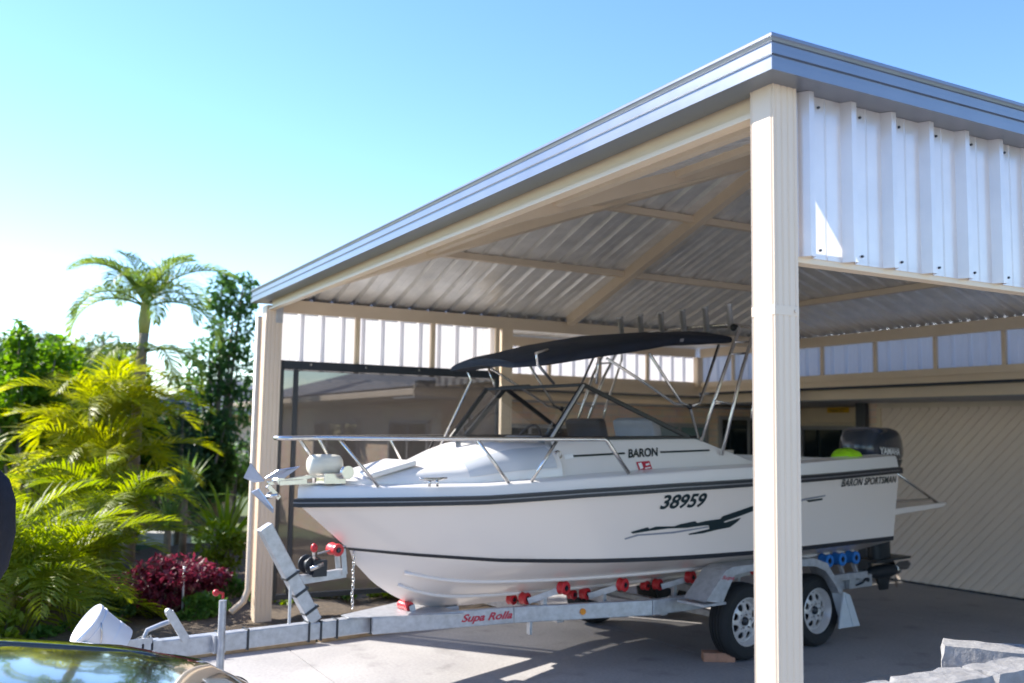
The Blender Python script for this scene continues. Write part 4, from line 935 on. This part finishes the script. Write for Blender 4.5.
# mudguards
for sg_ in (-1, 1):
    Y0, Y1 = sg_*1.0, sg_*.80
    prof = [(-.90, .50), (-.70, .69), (-.62, .715), (.32, .715), (.49, .665), (.61, .52), (.69, .42)]
    mb = MB()
    for (a, b), (c, d) in zip(prof, prof[1:]): mb.add([(a, Y0, b), (c, Y0, d), (c, Y1, d), (a, Y1, b), (a, Y0, b-.008), (c, Y0, d-.008), (c, Y1, d-.008), (a, Y1, b-.008)], [(0,1,2,3), (7,6,5,4), (0,4,5,1), (2,6,7,3)])
    for p in ([(-.90,.50),(-.70,.69),(-.62,.715),(-.55,.715),(-.60,.655),(-.68,.55),(-.73,.47)], [(-.55,.715),(.32,.715),(.33,.655),(.15,.665),(-.05,.655),(-.25,.665),(-.45,.67),(-.60,.655)], [(.32,.715),(.49,.665),(.61,.52),(.69,.42),(.645,.42),(.57,.51),(.46,.61),(.33,.655)]):
        mb.prism(p, lambda q: (q[0], Y0, q[1]), lambda q: (q[0], Y0+sg_*.006, q[1]))
    mg = tp(mb, 'mudguard', 'gal', weld=True)
    mb = MB(); mb.prism([(.69, .43), (.77, .40), (.895, .15), (.62, .155), (.655, .3)], lambda q: (q[0], Y0, q[1]), lambda q: (q[0], Y0+sg_*.012, q[1])); mb.bar((.70, (Y0+Y1)/2, .41), (.80, (Y0+Y1)/2, .16), .24, .01, (1,0,.6)); mb.build('mudflap', 'mud', mg)
    MB().box(-.93, -.70, min(sg_*.76, sg_*1.01), max(sg_*.76, sg_*1.01), .462, .478).build('step_plate', 'gal', mg)
    if sg_ < 0:
        mb = MB(); mb.add([(-1.09, Y0-.008, .52), (-1.02, Y0-.008, .515), (-.985, Y0-.008, .63), (-1.03, Y0-.008, .64)], [(0,1,2,3)]); mb = MB()
        text_obj('mudguard_lettering', 'Supa', lambda u, v: (-.75+.13*u+.02*v, Y0-.009, .63+.032*v-.012*u), 'redvinyl', mg, .25, .01)
# wheels
def wheel(s, sg_):
    c = Vector((s, sg_*.81, .280)); A = Vector((0, sg_, 0)); w = .165
    mb = MB(); mb.lathe([(.170, -w*.42), (.19, -w*.5), (.25, -w*.52), (.268, -w*.42), (.276, -w*.30), (.278, -w*.20), (.271, -w*.19), (.271, -w*.15), (.279, -w*.14), (.279, -w*.03), (.272, -w*.025), (.272, w*.025), (.279, w*.03), (.279, w*.14), (.271, w*.15), (.271, w*.19), (.278, w*.20), (.276, w*.30), (.268, w*.42), (.25, w*.52), (.236, w*.515), (.234, w*.525), (.19, w*.5), (.170, w*.42)], c, A, 48, cap=False)
    o = tp(mb, 'wheel', 'rubber', smooth=True, auto=28)
    f = w*.30; U = Vector((1,0,0)); Wv = Vector((0,0,1))
    def P(r, a, h): return c+A*h+r*(math.cos(a)*U+math.sin(a)*Wv)
    def zf(r): return f*float(I(r, [.03, .05, .064, .085, .115, .142], [.75, .95, 1.0, .95, .78, .50]))
    mb = MB(); mb.lathe([(.178, w*.44), (.170, w*.47), (.163, w*.42), (.156, f*.75), (.150, f*.50), (.142, f*.50)], c, A, 48, cap=False); mb.lathe([(.166, -w*.4), (.150, -w*.2), (.150, f*.50)], c, A, 40, cap=False)
    mb.lathe([(.066, zf(.066)), (.055, zf(.055)), (.042, zf(.042)), (.034, zf(.034)), (.034, -.01)], c, A, 40, cap=False)
    K = 20; rc = .104; hr = .0235
    for k in range(8):                                             # eight windows pressed out of the dished disc
        a0 = 2*PI*(k+.5)/8; rows = []
        for j in range(K):
            t = 2*PI*j/K; dx, dy = math.cos(t), math.sin(t)
            m_ = min((.038 if dx > 0 else .038)/max(abs(dx), 1e-6), R(22.5)*rc/max(abs(dy), 1e-6))
            row = []
            for q in (0, .12, .5, 1):
                L0_ = hr*(1.1 if dx > 0 else .95); L_ = L0_*(1-q)+m_*q
                r_q = rc+dx*L_; aq = a0+dy*L_/rc; row.append(P(r_q, aq, zf(r_q)-(.010 if q == 0 else 0)))
            rows.append(row)
        rows.append(rows[0]); mb.grid(rows)
    mb.build('rim', 'rim', o, smooth=True, auto=55, weld=True)
    mb = MB(); mb.lathe([(.15, -.012), (.0, -.012)], c, A, 24, cap=False); mb.lathe([(.034, f*.3), (.030, f*1.1), (.014, f*1.3), (0, f*1.32)], c, A, 18, cap=False); mb.build('hub_and_shade_disc', 'motorleg', o, smooth=True)  # dark backing disc stands in for shade behind the rim windows, plus hub
    for k in range(5):
        a = 2*PI*k/5+.3; MB().lathe([(.008, f*.9), (.008, f*1.2)], c+.052*(math.cos(a)*U+math.sin(a)*Wv), A, 6).build('wheel_nut', 'steel', o)
for s in (-.31, .53):
    for sg_ in (-1, 1): wheel(s, sg_)

# ------------------------------------------------------------------ loose things on the ground
mb = MB(); mb.box(-.115, .115, -.055, .055, 0, .065); bk = mb.build('brick', 'clay', bevel=.006); bk.location = (2.74, 3.44, 0); bk.rotation_euler = (0, 0, R(-30)); tag(bk, 'single terracotta brick lying by the front trailer wheel', 'brick')
# bucket over the coupling
bu = empty('bucket', BO+ax_a*(-4.66)+Vector((0,0,.46)), 'white plastic bucket with cyan band tipped over on the trailer coupling', 'bucket', rz=YAW)
ax = Vector((-.80, .02, .58)).normalized(); c = Vector((.13, -.02, -.01))
mb = MB(); mb.lathe([(.098, -.01), (.102, .005), (.104, .06), (.106, .062), (.106, .072), (.104, .074), (.114, .17), (.120, .172), (.120, .180), (.115, .182), (.116, .198), (.122, .200), (.122, .214), (.117, .219), (.110, .214), (.0, .210)], c, ax, 40, cap=False); mb.lathe([(.098, -.01), (.0, -.004)], c, ax, 32, cap=False); mb.build('shell', 'bucket', bu, smooth=True, auto=40)
pts = []
U = ax.cross(Vector((0,0,1))).normalized(); V_ = ax.cross(U)
mb = MB(); mb.lathe([(.1515, .190), (.1525, .196), (.1525, .215), (.1515, .221)], c, ax, 32, cap=False); 
rows = [[c+ax*h+.147*(math.cos(a)*U+math.sin(a)*V_) for h in (.06, .20)] for a in np.linspace(-.20, .12, 5)]
mb = MB(); 
a0 = math.atan2(Vector((-.3,-.75,-.6)).dot(V_), Vector((-.3,-.75,-.6)).dot(U))
mb.grid([[c+ax*h+(.104+.07*h+.012)*(math.cos(a0+a)*U+math.sin(a0+a)*V_) for h in (.06, .11, .16, .195)] for a in np.linspace(-.2, .12, 5)]); mb.build('band', 'cyan', bu, smooth=True, normals=False)
mb = MB(); hp = [c+ax*.185+(.124)*(math.cos(a)*U+math.sin(a)*V_)-ax*(.10*math.sin(a-.4)) for a in np.linspace(.4, PI+.4, 16)]; mb.tube(hp, .004, 6); mb.build('handle', 'steel', bu, smooth=True)
# timber edging of the garden bed: two sleepers
for i, (a, b, lab) in enumerate((((-.85, 5.09), (.26, 5.225), 'weathered timber garden edging sleeper in front of the corner post'), ((.30, 5.235), (1.93, 5.52), 'long weathered timber garden edging sleeper below the shade screen'))):
    o = MB().bar((*a, .055), (*b, .055), .06, .11).build('garden_sleeper', 'timber', bevel=.008); tag(o, lab, 'sleeper', 'timber sleepers edging the garden bed')
# limestone blocks
def stone(name, c, d, L, w, h, z, label):
    d = Vector((*d, 0)).normalized(); nx = Vector((-d.y, d.x, 0)); bm = bmesh.new(); bmesh.ops.create_cube(bm, size=1.)
    bmesh.ops.subdivide_edges(bm, edges=bm.edges, cuts=7, use_grid_fill=True)
    rnd = random.Random(hash(label) & 1 or len(label))
    for v in bm.verts:
        x, y, zz = v.co; k = 1-.04*((abs(x)*2)**8+(abs(y)*2)**8)*(abs(zz)*2)**4
        j = .006
        v.co = Vector((x*L*k+rnd.uniform(-j, j), y*w*k+rnd.uniform(-j, j), zz*h+rnd.uniform(-j, j)*.6))
    me = bpy.data.meshes.new(name); bm.to_mesh(me); bm.free(); me.materials.append(M['limestone'])
    o = bpy.data.objects.new(name, me); COL.objects.link(o); o.location = (*c, z); o.rotation_euler = (0, 0, math.atan2(d.y, d.x)); me.polygons.foreach_set('use_smooth', [True]*len(me.polygons)); me.set_sharp_from_angle(angle=R(60))
    return tag(o, label, 'stone block', 'limestone blocks edging the driveway')
stone('limestone_block', (.37, .004), (1, .02), .34, .15, .24, .735, 'leftmost pale limestone block in the nearer row at bottom right')
stone('limestone_block', (.735, .010), (1, .02), .36, .15, .24, .739, 'second limestone block from the left in the nearer row')
stone('limestone_block', (1.10, .016), (1, .02), .34, .15, .245, .736, 'rightmost limestone block in the nearer row cut by the photo edge')
stone('limestone_block', (1.395, .300), (.62, -.78), .34, .17, .24, .722, 'taller limestone block at the end of the far row with shaded blue side')
stone('limestone_block', (1.615, .022), (.62, -.78), .34, .17, .24, .719, 'limestone block in the far row at the right photo edge')
mb = MB()
for z in (0, .31):
    for k in range(4): mb.box(.20+.365*k, .555+.365*k, -.07, .085, z+.002, z+.302)
    for k in range(2):
        c_ = Vector((1.395+.22*k, .300-.278*k, z+.152)); mb.obox(c_, ((.62,-.78,0), (.78,.62,0), (0,0,1)), (.172, .09, .150))
wl_ = mb.build('limestone_wall', 'limestone', bevel=.012); tag(wl_, 'low limestone garden wall carrying the loose top blocks at bottom right', 'wall')

# ------------------------------------------------------------------ car in the foreground
car = empty('parked_car', (-3.22, .93, -.0), 'dark glossy parked car whose bonnet shows at the bottom left', 'car')
def sec(x, hw, zs, zt_, crown):
    """cross section of the body from the near sill over the top to the far sill"""
    pts = []
    for k in range(25):
        t = -1+2*k/24; y = hw*(1 if t > 0 else -1)*min(1, abs(t)*1.30)**.9 if abs(t) < .77 else hw*(1 if t > 0 else -1)*(1+.03*math.sin((abs(t)-.77)/.23*PI))
        if abs(t) < .77: z = zt_+crown*(1-(abs(t)/.77)**2)-.05*(abs(t)/.77)**6
        else: z = zt_-.05-(zt_-.05-zs)*((abs(t)-.77)/.23)
        pts.append((x, y, z))
    return pts
stn = [(2.10, .55, .30, .50, .02), (2.07, .66, .24, .60, .03), (2.00, .74, .20, .68, .04), (1.86, .80, .20, .745, .05), (1.60, .85, .20, .80, .06), (1.25, .88, .20, .845, .065), (.85, .89, .20, .875, .065), (.45, .895, .20, .90, .06), (-.2, .895, .2, .92, .05), (-1.2, .895, .2, .92, .05), (-1.9, .88, .2, .93, .04), (-2.25, .82, .25, .90, .04), (-2.38, .70, .30, .80, .03)]
mb = MB(); stn = [(a, b, c, d*1.06, e) for a, b, c, d, e in stn]; rows = [sec(*s_) for s_ in stn]; mb.grid(rows); mb.add(rows[0], [tuple(range(25))]); mb.add(rows[-1], [tuple(range(25))[::-1]])
body = mb.build('body', 'carpaint', car, smooth=True, weld=True, auto=50)
# raised creases along the bonnet
for y in (-.42, .42): MB().tube([(x, y*(1-.08*(x-.5)), float(I(x, [.5, .85, 1.25, 1.6, 1.86], [1.005, .98, .948, .893, .822]))) for x in np.linspace(.5, 1.8, 10)], [.004]+[.012]*8+[.004], 6).build('bonnet_crease', 'carpaint', body, smooth=True)
mb = MB(); rows = []
for x, hw, z in ((.40, .74, 1.03), (-.25, .62, 1.44), (-.6, .60, 1.50), (-1.2, .60, 1.49), (-1.9, .66, 1.06)): rows.append([(x, -hw-.1, .97), (x, -hw, z-.06), (x, -hw+.1, z), (x, 0, z+.03), (x, hw-.1, z), (x, hw, z-.06), (x, hw+.1, .97)])
mb.grid(rows); mb.build('windscreen', 'carglass', car, smooth=True, auto=40)
for x, y in ((1.30, -.80), (1.30, .80), (-1.45, -.80), (-1.45, .80)):
    mb = MB(); mb.lathe([(.20, -.09), (.29, -.10), (.32, -.06), (.32, .06), (.29, .10), (.20, .09)], (x, y, .32), (0,1,0), 28, cap=False); wo_ = mb.build('wheel', 'rubber', car, smooth=True)
    mb = MB(); mb.lathe([(.0, .07), (.20, .09), (.20, -.09), (0, -.07)], (x, y, .32), (0,1,0), 24, cap=False); mb.build('rim', 'gal', wo_, smooth=True)
for sg_ in (-1, 1):
    mb = MB(); mb.obox((.50, sg_*1.00, 1.035), ((1,sg_*.15,0),(-sg_*.15,1,0),(0,0,1)), (.05, .10, .065)); wm_ = mb.build('wing_mirror', 'greyplastic', car, bevel=.03); MB().bar((.48, sg_*.84, .955), (.50, sg_*.95, 1.0), .06, .03).build('mirror_arm', 'greyplastic', wm_, bevel=.006)
    mb = MB(); mb.sphere((1.98, sg_*.60, .63), .12, 16, 10, (.7, 1.3, .55)); mb.build('headlight', 'lettering', car, smooth=True)

# folded umbrella at the left edge
um = empty('umbrella', (-2.03, 3.9, 0), 'closed dark navy umbrella standing on a pole at the left edge', 'umbrella')
rows = []
for z, r in ((.72, .02), (.76, .055), (.86, .10), (1.05, .125), (1.22, .12), (1.34, .085), (1.41, .02)):
    rows.append([(r*(1+.16*math.sin(6*a+z*3))*math.cos(a), r*(1+.16*math.sin(6*a+z*3))*math.sin(a), z) for a in np.linspace(0, 2*PI, 37)[:-1]])
MB().grid(rows, closed=True).build('canopy', 'coverfab', um, smooth=True); MB().tube([(0,0,0.0),(0,0,1.45)], .018, 10).build('pole', 'greyplastic', um, smooth=True); MB().lathe([(.20,0),(.20,.04),(.05,.07)], (0,0,0), (0,0,1), 24).build('base', 'greyplastic', um)

# ------------------------------------------------------------------ garden
def frond(mb, base, az, elev, length, droop, ll, nl, lw, vee=.5, hang=.5, rnd=random, rach=.008):
    """feather palm leaf: arched midrib with leaflets both sides"""
    p = Vector(base); n = 16; pts = [p.copy()]; dirs = []
    for i in range(n):
        t = i/n; e = elev-droop*(t**1.3); d = Vector((math.cos(az)*math.cos(e), math.sin(az)*math.cos(e), math.sin(e))); p = p+d*(length/n); pts.append(p.copy()); dirs.append(d)
    dirs.append(dirs[-1]); mb.tube(pts, [rach*(1.2-t/n) for t in range(n+1)], 4, cap=False)
    side0 = Vector((-math.sin(az), math.cos(az), 0))
    for k in range(nl):
        t = .14+.86*k/(nl-1); f = t*n; i = min(int(f), n-1); q = pts[i].lerp(pts[i+1], f-i); d = dirs[i]; up = side0.cross(d)*-1
        if up.z < 0: up = -up
        L = ll*(math.sin(PI*min(1, .18+t*.80))**.6)*rnd.uniform(.85, 1.1)
        for s in (-1, 1):
            a = R(62-34*t)+rnd.uniform(-.1, .1)
            o = (d*math.cos(a)+side0*s*math.sin(a)+up*vee*rnd.uniform(.5, 1.2)).normalized()
            w = d.cross(o); w = (d-o*d.dot(o)).normalized()*lw
            m1 = q+o*L*.5; o2 = (o+Vector((0,0,-hang*rnd.uniform(.5, 1.3)))).normalized(); tip = m1+o2*L*.5
            mb.add([q-w*.5, q+w*.5, m1+w, m1-w, tip], [(0,1,2,3), (3,2,4)])
def palm(name, loc, label, leafm, fr, cane=None, trunk=None, group=None, seed=1):
    rnd = random.Random(seed); root = empty(name, (*loc, 0), label, 'palm', group)
    tops = []
    if trunk:
        r, h, lean = trunk; mb = MB(); pts = [(lean[0]*t*t, lean[1]*t*t, h*t) for t in np.linspace(0, 1, 14)]; mb.tube(pts, [r*(1.25-.35*t+.04*math.sin(40*t)) for t in np.linspace(0, 1, 14)], 12); mb.build('trunk', 'bark', root, smooth=True); tops.append(Vector(pts[-1]))
        mb = MB(); mb.tube([Vector(pts[-1])+Vector((0,0,z)) for z in (-.02, .15, .35, .5)], [r*.9, r*1.15, r*.8, r*.3], 10); mb.build('crownshaft', 'cane', root, smooth=True)
    if cane:
        k_, sp, h0, h1 = cane; mb = MB()
        for i in range(k_):
            a = rnd.uniform(0, 2*PI); q = sp*rnd.uniform(.1, 1); b = Vector((q*math.cos(a), q*math.sin(a), 0)); h = rnd.uniform(h0, h1); t = b*1.5+Vector((0,0,h)); mb.tube([b, (b+t)/2+Vector((0,0,.02)), t], [.024, .020, .016], 8); tops.append(t)
        mb.build('trunk', 'cane', root, smooth=True)
    mb = MB()
    fr(mb, tops, rnd); mb.build('crown', leafm, root, normals=False)
    return root
def cane_fr(n, lmin, lmax, e0=35, e1=80, ll=.36, nl=28, lw=.0085, droop=(55, 105), bias=None):
    def f(mb, tops, rnd):
        for t in tops:
            for k in range(n):
                az = rnd.uniform(0, 2*PI); frond(mb, t-Vector((0,0,.05)), az, R(rnd.uniform(e0, e1)), rnd.uniform(lmin, lmax), R(rnd.uniform(*droop)), ll, nl, lw, .35, .45, rnd)
    return f
CG = 'golden cane palms in the garden bed'
palm('golden_cane_palm', (-1.95, 6.55), 'bushy yellow-green cane palm spreading low at the left edge', 'l_cane', cane_fr(9, .7, 1.3, 5, 80), (9, .36, .12, .6), group=CG, seed=3)
palm('golden_cane_palm', (-1.20, 8.2), 'cane palm with arching yellow fronds left of the burgundy shrub', 'l_cane', cane_fr(9, .6, 1.15, 5, 80), (8, .28, .25, .85), group=CG, seed=5)
palm('golden_cane_palm', (-2.5, 7.9), 'cane palm half cut off by the left photo edge', 'l_cane', cane_fr(8, .8, 1.3, 15, 80), (7, .4, .15, .7), group=CG, seed=9)
palm('golden_cane_palm', (-.95, 9.2), 'tall golden palm with bright yellow fronds in front of the slender trunk', 'l_gold', cane_fr(9, .8, 1.25, 0, 75, .40, 28, .010, (70, 130)), (6, .4, 1.0, 2.0), group=CG, seed=13)
def queen(mb, tops, rnd):
    t = tops[0]+Vector((0,0,.32))
    right = Vector((.876, -.482, 0)); fwd = Vector((.48, .87, 0))
    def az(a): v = right*math.cos(a)+fwd*math.sin(a); return math.atan2(v.y, v.x)
    L = [(170, 62, 1.25, 92), (12, 58, 1.25, 95), (200, 70, .95, 90), (-15, 72, .9, 80), (95, 75, 1.0, 110), (260, 60, .9, 120), (60, 55, 1.1, 125), (130, 55, 1.1, 120), (5, 20, 1.15, 120), (-30, 35, 1.1, 125), (185, 25, 1.1, 120), (225, 35, 1.0, 120), (300, 30, 1.0, 120), (150, 78, .9, 60), (30, 80, .9, 70)]
    for a, e, l, d in L: frond(mb, t, az(R(a)), R(e), l, R(d), .36, 44, .008, .45, 1.0, rnd, .012)
    for a in (20, 160, 250, 320): frond(mb, t-Vector((0,0,.55)), az(R(a)), R(20), .95, R(125), .34, 46, .008, .3, 1., rnd, .012)
palm('queen_palm', (-.50, 10.0), 'tall slender queen palm rising above the garden against the sky', 'l_queen', queen, trunk=(.065, 2.75, (.05, 0)), seed=21)

def leaf_blob(mb, c, rad, n, size, rnd, shell=.35, flat=.5, asp=.5):
    """leaves scattered through an ellipsoid, thinner inside, each a folded pair of faces"""
    for _ in range(n):
        while True:
            v = Vector((rnd.uniform(-1,1), rnd.uniform(-1,1), rnd.uniform(-1,1)))
            if shell < v.length < 1: break
        p = Vector((c[0]+v.x*rad[0], c[1]+v.y*rad[1], c[2]+v.z*rad[2]))
        d = (v.normalized()*.6+Vector((rnd.uniform(-1,1), rnd.uniform(-1,1), rnd.uniform(-1,.6)))).normalized(); s = d.cross(Vector((rnd.uniform(-.5,.5), rnd.uniform(-.5,.5), 1))); s.normalize(); L = size*rnd.uniform(.6, 1.3); u = s.cross(d)
        b = p-d*L*.5; t = p+d*L*.5; m_ = p+u*L*.10
        mb.add([b, m_-s*L*asp*.5, t, m_+s*L*asp*.5], [(0,1,2), (0,2,3)])
def shrub(name, loc, label, m, blobs, size, cat='shrub', group=None, seed=1, stem=None, asp=.5):
    rnd = random.Random(seed); root = empty(name, (*loc, 0), label, cat, group); mb = MB()
    for c, rad, n in blobs: leaf_blob(mb, c, rad, n, size, rnd, asp=asp)
    mb.build('crown' if cat == 'tree' else 'foliage', m, root, normals=False)
    mb = MB(); lo = min(c[2]-r[2] for c, r, n in blobs)
    for c, rad, n in blobs: mb.tube([(0,0,0), (c[0]*.4, c[1]*.4, max(c[2]*.5, .05)), (c[0], c[1], c[2]+rad[2]*.3)], [(stem or .03), (stem or .03)*.7, (stem or .03)*.25], 7)
    mb.build('trunk' if cat == 'tree' else 'stems', 'bark', root, smooth=True)
    return root
def clumps(rnd, c, R_, k, n, r0=.35, r1=.55):
    out = []
    for i in range(k):
        v = Vector((rnd.gauss(0,1), rnd.gauss(0,1), rnd.gauss(0,1))).normalized()*rnd.uniform(.35, .8); r = rnd.uniform(r0, r1); out.append(((c[0]+v.x*R_[0], c[1]+v.y*R_[1], c[2]+v.z*R_[2]), (R_[0]*r, R_[1]*r, R_[2]*r), n))
    return out
rn = random.Random(4)
shrub('burgundy_shrub', (-.58, 6.75), 'low burgundy-leaved shrub with pink tips behind the trailer drawbar', 'l_purple', clumps(rn, (0,0,.28), (.54,.40,.26), 20, 220, .35, .5), .07, seed=2)
shrub('green_shrub', (.0, 7.05), 'small bright green bush at the foot of the corner post', 'l_box', clumps(rn, (0,0,.17), (.20,.18,.17), 8, 130), .05, seed=3)
shrub('green_shrub', (-1.05, 6.5), 'dark green low bush between the bucket and the burgundy shrub', 'l_dark', clumps(rn, (0,0,.12), (.22,.2,.12), 6, 110), .05, seed=4)
for i, (x, y, lab) in enumerate(((.45, 6.75, 'low leafy groundcover clump just right of the corner post'), (.95, 6.8, 'low leafy groundcover clump under the winch end of the screen'), (1.45, 6.85, 'low leafy groundcover clump below the middle of the screen'), (2.0, 6.9, 'low leafy groundcover clump at the right end of the screen'))):
    shrub('groundcover_plant', (x, y), lab, 'l_box' if i % 2 else 'l_lime', clumps(rn, (0,0,.10), (.30,.22,.11), 6, 90), .07, group='groundcover plants under the screen', seed=30+i)
shrub('green_shrub', (.05, 7.7), 'yellow-green leafy bush behind the corner post', 'l_lime', clumps(rn, (0,0,.42), (.30,.3,.30), 9, 120), .08, seed=6)
shrub('broadleaf_shrub', (-1.30, 13.0), 'tall broad-leaved green shrub filling the left edge below the sky', 'l_shrub', clumps(rn, (-.1,0,1.75), (1.05,.8,1.35), 30, 260, .26, .42), .15, seed=7, stem=.06)
shrub('broadleaf_shrub', (-.45, 12.6), 'yellowish broad-leaved shrub behind the queen palm trunk', 'l_lime', clumps(rn, (-.1,0,1.7), (.62,.6,1.15), 20, 220, .28, .42), .14, seed=8, stem=.06)
for i, (x, y, h, m, lab) in enumerate(((-1.62, 10.6, 2.95, 'l_shrub', 'sunlit broad-leaved bush at the far left in front of the horizon trees'), (-1.05, 11.4, 2.8, 'l_lime', 'yellow-green broad-leaved bush left of the queen palm trunk'), (-.15, 12.2, 2.35, 'l_shrub', 'green broad-leaved bush right behind the queen palm trunk'), (.85, 12.9, 2.0, 'l_tree', 'leafy bush under the slim tree beside the corner post'))):
    rr2 = random.Random(110+i); shrub('broadleaf_shrub', (x, y), lab, m, clumps(rr2, (0,0,h*.55), (.62,.5,h*.42), 26, 170, .28, .42), .13, seed=110+i, stem=.04)
shrub('leafy_tree', (1.15, 13.2), 'slim leafy green tree beside the carport corner against the sky', 'l_tree', [((.15,0,3.2), (.42,.4,.45), 520), ((-.05,0,3.75), (.25,.25,.34), 260), ((.30,.1,3.75), (.30,.3,.38), 340), ((-.20,0,2.75), (.42,.4,.30), 380), ((.25,0,2.5), (.5,.4,.4), 560), ((-.30,0,2.25), (.40,.3,.26), 320), ((.1,0,1.95), (.55,.4,.35), 560), ((-.22,0,1.6), (.46,.4,.3), 420), ((.2,0,1.3), (.5,.4,.4), 260)], .13, cat='tree', seed=9, stem=.055)
shrub('conifer', (.38, 11.9), 'dark bushy conifer behind the yuccas', 'l_con', [((0,0,.4+.24*k), (.46-.04*k,.45-.04*k,.26), 330) for k in range(7)], .10, cat='tree', seed=10, stem=.05, asp=.22)
for i, (x, y, h, r, m, lab) in enumerate(((-3.3, 24, 3.6, 1.3, 'l_far', 'hazy olive tree crown farthest left on the horizon'), (-1.35, 26, 3.9, 1.3, 'l_far', 'hazy rounded tree crown on the horizon left of the queen palm'), (.6, 27, 3.7, 1.3, 'l_far', 'hazy tree crown on the horizon right behind the queen palm'))):
    rr2 = random.Random(50+i); shrub('distant_tree', (x, y), lab, m, clumps(rr2, (0,0,h-r*.35), (r*1.2, r, r*.75), 18, 200, .3, .45), .20, cat='tree', group='trees on the horizon', seed=60+i, stem=.12)
for i, (x, y, h, m, lab) in enumerate(((-3.6, 15.5, 2.4, 'l_shrub', 'green hedge bush at far left behind the cane palms'), (-2.3, 16.2, 2.3, 'l_dark', 'dark hedge bush behind the tall broad-leaved shrub'), (-.6, 16.5, 2.1, 'l_dark', 'dark hedge bush behind the queen palm trunk'), (.55, 17, 1.9, 'l_dark', 'dark hedge bush behind the conifer'), (1.75, 16.5, 1.5, 'l_tree', 'low hedge bush below the slim leafy tree'))):
    rr2 = random.Random(70+i); shrub('hedge_bush', (x, y), lab, m, clumps(rr2, (0,0,h*.5), (1.0,.6,h*.52), 18, 190, .3, .45), .15, group='hedge bushes along the back fence', seed=80+i, stem=.05)
def spiky(name, loc, label, m, n, L, w, h, seed, droop=.5):
    rnd = random.Random(seed); root = empty(name, (*loc, 0), label, 'plant'); mb = MB()
    for k in range(n):
        az = rnd.uniform(0, 2*PI); e = R(rnd.uniform(10, 85)); l = L*rnd.uniform(.75, 1.1); p = Vector((0, 0, h)); sd_ = Vector((-math.sin(az), math.cos(az), 0)); rows = []
        for i in range(6):
            t = i/5; ee = e-droop*t*t; wd_ = w*(1-t**2.2)*(.55+.9*min(t*2, .5)); rows.append([p-sd_*wd_, p+Vector((0,0,-.006)), p+sd_*wd_]); p = p+Vector((math.cos(az)*math.cos(ee), math.sin(az)*math.cos(ee), math.sin(ee)))*l/5
        mb.grid(rows)
    mb.build('foliage', m, root, normals=False, smooth=True); MB().tube([(0,0,0), (0,0,h)], [.05, .04], 8).build('stem', 'bark', root, smooth=True)
for i, (x, y, m, lab) in enumerate(((-1.9, 5.9, 'l_lime', 'low pale-edged garden plant at the far left of the bed front'), (-1.55, 6.0, 'l_box', 'low leafy garden plant at the bed front behind the car bonnet'), (-1.2, 6.1, 'l_dark', 'low dark garden plant left of the tipped bucket'), (-.35, 6.45, 'l_box', 'low leafy garden plant between the jockey wheel post and the stake'), (-.75, 8.5, 'l_lime', 'yellow-green low plant behind the burgundy shrub on the left'), (-1.0, 6.6, 'l_lime', 'yellowish low plant just behind the white bucket'))):
    rr2 = random.Random(90+i); shrub('garden_plant', (x, y), lab, m, clumps(rr2, (0,0,.13), (.26,.22,.14), 7, 110), .075, seed=90+i)
spiky('yucca', (.22, 10.6), 'tall spiky yucca in front of the dark conifer', 'l_yucca', 46, .62, .022, .75, 1)
spiky('yucca', (-.10, 9.8), 'shorter spiky yucca left of the tall one', 'l_yucca', 40, .50, .022, .45, 2)
spiky('yucca', (.22, 8.2), 'pale striped spiky plant partly behind the corner post', 'l_lime', 46, .78, .030, .40, 3, .7)
spiky('yucca', (-.35, 11.2), 'spiky dark plant beside the pool kerb', 'l_dark', 36, .50, .022, .4, 4)
# pool kerb, stake, back fence, neighbour
rows = []
for t in np.linspace(0, 1, 20):
    x = -3.2+3.75*t; y = 12.35-.75*max(0, t-.72)**1.3*4; rows.append([(x, y, 0), (x, y, .17), (x+.0, y+.26, .175), (x, y+.27, 0)])
pk = MB().grid(rows).build('pool_kerb', 'paver'); tag(pk, 'pale curved kerb at the back of the garden behind the burgundy shrub', 'kerb')
stk = MB().tube([(0,0,0),(0,0,.46)], .010, 8).build('garden_stake', 'gal', smooth=True); stk.location = (-.50, 6.5, 0); tag(stk, 'thin grey metal stake standing before the burgundy shrub', 'stake')
fn = empty('back_fence', (-1, 14.0, 0), 'dark mesh pool fence at the back of the garden', 'fence')
for k in range(7): MB().box(-4.0+1.1*k, -3.95+1.1*k, -.025, .025, 0, 1.02).build('fence_post', 'charcoal', fn)
for k in range(6): MB().add([(-3.95+1.1*k, 0, .05), (-2.9+1.1*k, 0, .05), (-2.9+1.1*k, 0, .98), (-3.95+1.1*k, 0, .98)], [(0,1,2,3)]).build('fence_panel', 'fencemesh', fn)
nh = empty('neighbour_house', (4.2, 26, 0), 'neighbouring house with grey roof and tan wall beyond the leafy tree', 'house')
mb = MB(); mb.box(-2.2, 3, 0, 5, 0, 2.1); mb.build('wall', 'brick', nh); mb = MB(); hip(mb, -2.7, 3.5, -.5, 5.5, 2.1, 20); mb.build('roof', 'tile', nh); MB().box(-2.75, 3.55, -.58, -.5, 2.02, 2.12).build('gutter', 'greyplastic', nh)
MB().box(-1.6, -.4, -.03, 0, .8, 1.8).build('window', 'houseglass', nh)
